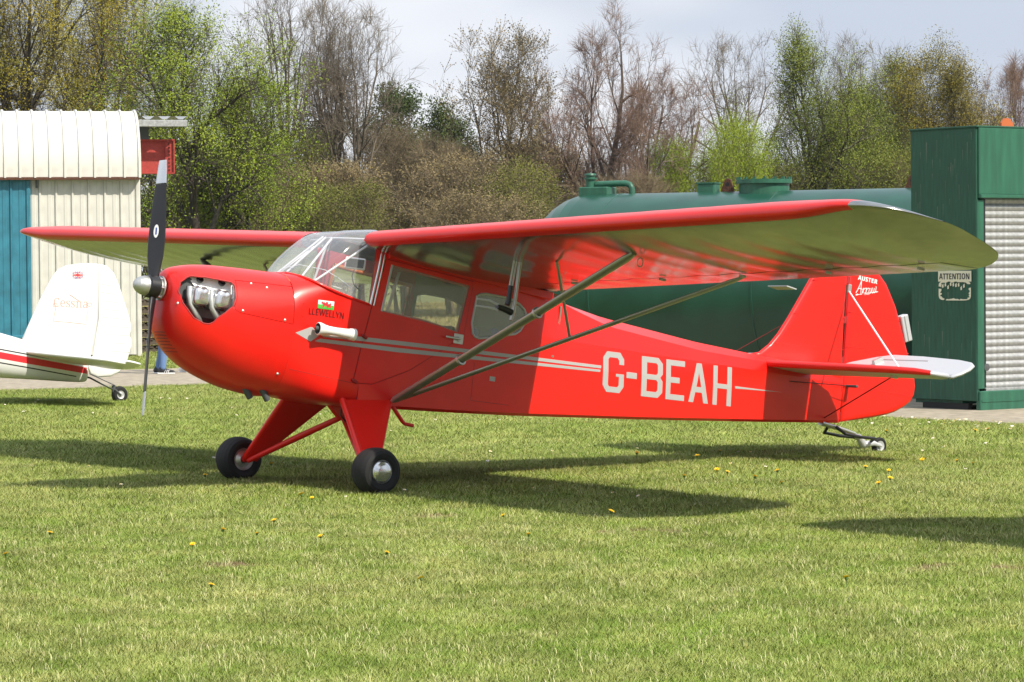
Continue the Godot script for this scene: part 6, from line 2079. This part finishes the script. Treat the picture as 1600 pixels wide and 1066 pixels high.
func people() -> void:
	var face := atan2(-RIGHT.z, RIGHT.x)
	person("person in blue jeans and dark striped trainers standing behind the red nose cowling", Vector3(12.36, 0.007, -21.74), face, 1.60, M.denim, M.navy_cloth, M.black_paint, M.white_paint)
	person("person in black trousers and white shoes behind the red nose cowling", Vector3(12.95, 0.007, -21.95), face + 0.25, 1.58, M.dark_cloth, M.grey_trim, M.white_paint, M.grey_trim)

# ---------------------------------------------------------------- grass and flowers
func tuft(seed_: int, blades: int, spread: float, tall: float, wide: float) -> ArrayMesh:
	var rng := RandomNumberGenerator.new(); rng.seed = seed_
	var mb := MB.new()
	for i in blades:
		var a := rng.randf() * TAU; var q := sqrt(rng.randf()) * spread
		var base := Vector3(cos(a) * q, -0.004, sin(a) * q)
		var lean := rng.randf_range(0.05, 1.0); var az := rng.randf() * TAU
		var h := tall * rng.randf_range(0.45, 1.1)
		var d := Vector3(cos(az) * lean, 1.0, sin(az) * lean).normalized()
		var side := d.cross(Vector3(rng.randf_range(-1, 1), 0.1, rng.randf_range(-1, 1))).normalized() * wide * rng.randf_range(0.6, 1.2)
		var mid := base + d * h * 0.6; var tip := mid + (d + Vector3(cos(az) * 0.4, -0.1, sin(az) * 0.4)).normalized() * h * 0.5
		var t := rng.randf_range(0.7, 1.25)
		if rng.randf() < 0.2: mb.col = Color(2.2, 1.75, 3.4) * t
		elif rng.randf() < 0.10: mb.col = Color(1.7, 1.05, 1.2) * t
		else: mb.col = Color(t * rng.randf_range(0.85, 1.15), t, t * rng.randf_range(0.8, 1.3))
		var nn := (Vector3.UP + d * 0.3).normalized()
		mb.tri(base - side, base + side, mid + side * 0.7, nn, nn, nn); mb.tri(base - side, mid + side * 0.7, mid - side * 0.7, nn, nn, nn)
		mb.tri(mid - side * 0.7, mid + side * 0.7, tip, nn, nn, nn)
	return mb.mesh()

const BARE_SPOTS := [[0.88, 4.65], [0.80, 4.56], [0.63, 7.16], [0.85, 7.48], [-2.09, 4.69], [5.51, -3.82], [4.62, -7.43], [0.55, 2.82], [0.70, 4.43]]

func lawn() -> void:
	var rng := RandomNumberGenerator.new(); rng.seed = 77
	var big := FastNoiseLite.new(); big.seed = 5; big.frequency = 0.22; big.fractal_octaves = 3
	var fine := FastNoiseLite.new(); fine.seed = 6; fine.frequency = 2.1; fine.fractal_octaves = 3
	var tufts := []
	for k in 4: tufts.append(tuft(20 + k, 30, 0.06, 0.031, 0.0012))
	var bufs := [PackedFloat32Array(), PackedFloat32Array(), PackedFloat32Array(), PackedFloat32Array()]
	var cam := Vector3(-10.363, 0, 18.592)
	# strips by distance from the camera: near, far, tufts per square metre, size
	for band in [[8.8, 10.2, 700.0, 0.95], [10.2, 14.5, 1250.0, 0.95], [14.5, 19.0, 950.0, 1.05], [19.0, 26.0, 520.0, 1.35], [26.0, 44.0, 230.0, 1.95], [44.0, 62.0, 40.0, 2.8], [62.0, 130.0, 9.0, 5.0]]:
		var n0: float = band[0]; var n1: float = band[1]
		var side := 0.27
		var count := int(side * (n1 * n1 - n0 * n0) * band[2])
		for i in count:
			var dd := sqrt(rng.randf_range(n0 * n0, n1 * n1)); var u := rng.randf_range(-1.0, 1.0) * dd * side
			var p := cam + FWD * dd + RIGHT * u
			# off the paving
			if p.x > 10.9 and p.x < 28.1 and p.z < -1.75 and p.z > -10.3: continue
			var edge := -24.6 + (p.x + 60.0) * 0.1042 + 0.12 * fine.get_noise_2d(p.x * 3.0, 1.0)
			if p.z < edge and p.z > edge - 6.9: continue
			var b := big.get_noise_2d(p.x, p.z); var f := fine.get_noise_2d(p.x, p.z)
			var dry := clampf(0.42 + b * 0.30 + f * 0.6 + rng.randf_range(-0.22, 0.22), 0.0, 1.0)
			var c := Color(0.235, 0.34, 0.055).lerp(Color(0.455, 0.465, 0.16), dry)
			c = c * (1.0 + 0.35 * fine.get_noise_2d(p.x * 0.6 + 40.0, p.z * 0.6))
			var s: float = band[3] * rng.randf_range(0.75, 1.25) * (1.0 + 0.3 * f)
			var thin := false
			for q in BARE_SPOTS:
				var r := Vector2(p.x - q[0], (p.z - q[1])).length()
				if r < 0.13 + 0.22 * f:
					c = Color(0.38, 0.28, 0.15) * rng.randf_range(0.7, 1.1); s *= 0.6
					thin = rng.randf() < 0.35
			if thin: continue
			if dd > 62.0: c = Color(0.46, 0.40, 0.16) * rng.randf_range(0.8, 1.2)
			var rot := Basis(Vector3.UP, rng.randf() * TAU)
			push(bufs[i % 4], rot * Basis.from_scale(Vector3(s, s * (0.85 + 0.3 * rng.randf()) * (0.8 if band[3] > 1.5 and dd < 62.0 else 1.0), s)), p, c)
	for k in 4: swarm("grass", tufts[k], M.blade, bufs[k], self)
	# longer pale stalks that the mower missed
	var sm := MB.new()
	var srng := RandomNumberGenerator.new(); srng.seed = 5
	for i in 3:
		var az := srng.randf() * TAU; var q := Vector3(srng.randf_range(-0.05, 0.05), 0, srng.randf_range(-0.05, 0.05))
		var l := srng.randf_range(0.026, 0.045)
		var d := Vector3(cos(az) * 0.35, 1.0, sin(az) * 0.35).normalized()
		var w := Vector3(-sin(az), 0, cos(az)) * 0.0014
		var mid := q + d * l * 0.6; var end := mid + (d + Vector3(cos(az), -0.2, sin(az)) * 0.9).normalized() * l * 0.5
		sm.col = Color(1, 1, 1) * srng.randf_range(0.8, 1.1)
		sm.quad(q - w, q + w, mid + w * 0.8, mid - w * 0.8, Vector3.UP); sm.ftri(mid - w * 0.8, mid + w * 0.8, end, Vector3.UP)
	var sb := PackedFloat32Array()
	for i in 40000:
		var dd := sqrt(rng.randf_range(104.0, 730.0)); var p := cam + FWD * dd + RIGHT * (rng.randf_range(-1.0, 1.0) * dd * 0.2)
		var f := fine.get_noise_2d(p.x * 0.7 + 9.0, p.z * 0.7)
		if rng.randf() > 0.55 + f * 0.9: continue
		push(sb, Basis(Vector3.UP, rng.randf() * TAU) * rng.randf_range(0.7, 1.2), p, Color(0.44, 0.49, 0.19).lerp(Color(0.60, 0.54, 0.32), rng.randf()))
	swarm("dry_grass", sm.mesh(), M.blade, sb, self)
	# daisies, far too many and small to count
	var db := PackedFloat32Array()
	for i in 900:
		var p := Vector3()
		if i < 420:
			p = Vector3(rng.randf_range(9.6, 12.6), 0.045, rng.randf_range(-4.6, 2.0))
			if p.z < -1.75 and p.x > 10.85: continue
		else:
			var dd := sqrt(rng.randf_range(400.0, 1700.0))
			p = cam + FWD * dd + RIGHT * (rng.randf_range(-1.0, 1.0) * dd * 0.19)
			p.y = 0.05
			var edge := -24.6 + (p.x + 60.0) * 0.1042
			if p.z < edge: continue
			if p.x > 10.8 and p.z < -1.7: continue
			if fine.get_noise_2d(p.x * 0.4, p.z * 0.4) < 0.0: continue
		var b := Basis(Vector3.UP, rng.randf() * TAU) * Basis(Vector3.RIGHT, rng.randf_range(-0.5, 0.5))
		push(db, b * rng.randf_range(0.8, 1.25), p, Color(1, 1, 1))
	var dm := MB.new()
	dm.col = Color(0.75, 0.75, 0.72)
	for k in 9:
		var a := TAU * k / 9.0
		var d := Vector3(cos(a), 0.15, sin(a)); var w := Vector3(-sin(a), 0, cos(a)) * 0.004
		dm.quad(d * 0.003, d * 0.009 + w, d * 0.014, d * 0.009 - w, Vector3.UP)
	dm.col = Color(0.7, 0.45, 0.02)
	dm.lathe(Vector3(0, 0.001, 0), Vector3.UP, [[0.0, 0.005], [0.003, 0.003], [0.004, 0.0]], 8)
	swarm("daisies", dm.mesh(), M.petal, db, self)

func flowers() -> void:
	var spots := [[4.98, 0.03], [5.64, -0.47], [3.70, 2.52], [-0.41, 7.69], [6.05, 1.50], [5.18, 1.79], [5.11, 2.12], [4.43, 2.86], [4.11, 3.08], [9.20, -1.08], [8.70, -1.73], [9.43, -1.15], [4.13, 1.29], [4.10, 1.45], [4.32, 1.76], [3.52, 1.65], [3.77, 2.15], [4.88, -0.62], [6.07, 2.04], [6.25, 1.68], [1.14, 3.83], [-0.15, 4.71], [-3.02, 3.81], [-1.90, 3.89], [-1.37, 3.33], [-1.29, 3.58], [0.44, 1.44], [0.42, 1.34], [-2.93, 5.86], [-0.75, 2.89], [-1.10, 3.97], [-1.35, 5.04], [0.95, -0.86], [2.00, -1.63], [-1.98, 6.29], [-2.19, 2.72], [0.58, 3.45]]
	var rng := RandomNumberGenerator.new(); rng.seed = 31
	var head := MB.new()
	for ring in [[0.022, 22, 0.25], [0.016, 16, 0.7], [0.009, 10, 1.3]]:
		for k in ring[1]:
			var a: float = TAU * (k + rng.randf() * 0.6) / ring[1]
			var d := Vector3(cos(a), ring[2], sin(a)).normalized(); var w := Vector3(-sin(a), 0, cos(a)) * 0.0026
			head.col = Color(0.85, 0.58, 0.012) * rng.randf_range(0.8, 1.15)
			head.quad(Vector3.ZERO, d * ring[0] * 0.6 + w, d * ring[0], d * ring[0] * 0.6 - w, Vector3.UP)
	head.col = Color(0.07, 0.13, 0.02)
	head.lathe(Vector3(0, -0.012, 0), Vector3.UP, [[0.0, 0.0], [0.0, 0.006], [0.010, 0.009], [0.013, 0.004]], 8)
	var stem := MB.new()
	stem.col = Color(0.12, 0.16, 0.05)
	stem.tube([Vector3(0, 0, 0), Vector3(0.003, 0.02, 0), Vector3(0, 0.048, 0)], [0.0022], 5, false)
	var hm := head.mesh(); var sm := stem.mesh()
	var names := ["yellow dandelion on the far lawn level with the tail wheel, third from the left", "yellow dandelion on the far lawn level with the tail wheel, fourth from the left", "yellow dandelion between tail wheel and wing tip shadow, seventh from the left", "yellow dandelion in the nearest foreground grass, fifth from the left", "yellow dandelion on the far lawn level with the tail wheel, fifth from the left", "yellow dandelion between tail wheel and wing tip shadow, eighth from the left", "yellow dandelion between tail wheel and wing tip shadow, tenth from the left", "yellow dandelion between tail wheel and wing tip shadow, eleventh from the left", "yellow dandelion between tail wheel and wing tip shadow, ninth from the left", "yellow dandelion near the kiosk paving, second from the left", "yellow dandelion near the kiosk paving, first from the left", "yellow dandelion near the kiosk paving, third from the left", "yellow dandelion between tail wheel and wing tip shadow, third from the left", "yellow dandelion between tail wheel and wing tip shadow, fourth from the left", "yellow dandelion between tail wheel and wing tip shadow, sixth from the left", "yellow dandelion between tail wheel and wing tip shadow, second from the left", "yellow dandelion between tail wheel and wing tip shadow, fifth from the left", "yellow dandelion on the far lawn level with the tail wheel, second from the left", "yellow dandelion on the far lawn level with the tail wheel, seventh from the left", "yellow dandelion on the far lawn level with the tail wheel, sixth from the left", "yellow dandelion level with the near main wheel, fifth from the left", "yellow dandelion just in front of the main wheels, sixth from the left", "yellow dandelion in the nearest foreground grass, first from the left", "yellow dandelion just in front of the main wheels, second from the left", "yellow dandelion just in front of the main wheels, third from the left", "yellow dandelion just in front of the main wheels, fourth from the left", "yellow dandelion level with the near main wheel, third from the left", "yellow dandelion level with the near main wheel, second from the left", "yellow dandelion in the nearest foreground grass, second from the left", "yellow dandelion level with the near main wheel, first from the left", "yellow dandelion just in front of the main wheels, fifth from the left", "yellow dandelion in the nearest foreground grass, third from the left", "yellow dandelion between tail wheel and wing tip shadow, first from the left", "yellow dandelion on the far lawn level with the tail wheel, first from the left", "yellow dandelion in the nearest foreground grass, fourth from the left", "yellow dandelion just in front of the main wheels, first from the left", "yellow dandelion level with the near main wheel, fourth from the left"]
	for i in spots.size():
		var t := thing("dandelion", names[i], "dandelion", Vector3(spots[i][0], 0, spots[i][1]), "dandelions in the lawn")
		put("stem", sm, M.petal, t)
		var h := put("flower_head", hm, M.petal, t)
		h.position = Vector3(0, 0.055, 0)
		h.rotation = Vector3(rng.randf_range(-0.4, 0.5), rng.randf() * TAU, rng.randf_range(-0.4, 0.4))
		t.scale = Vector3.ONE * rng.randf_range(0.85, 1.25)
		t.rotation.y = rng.randf() * TAU
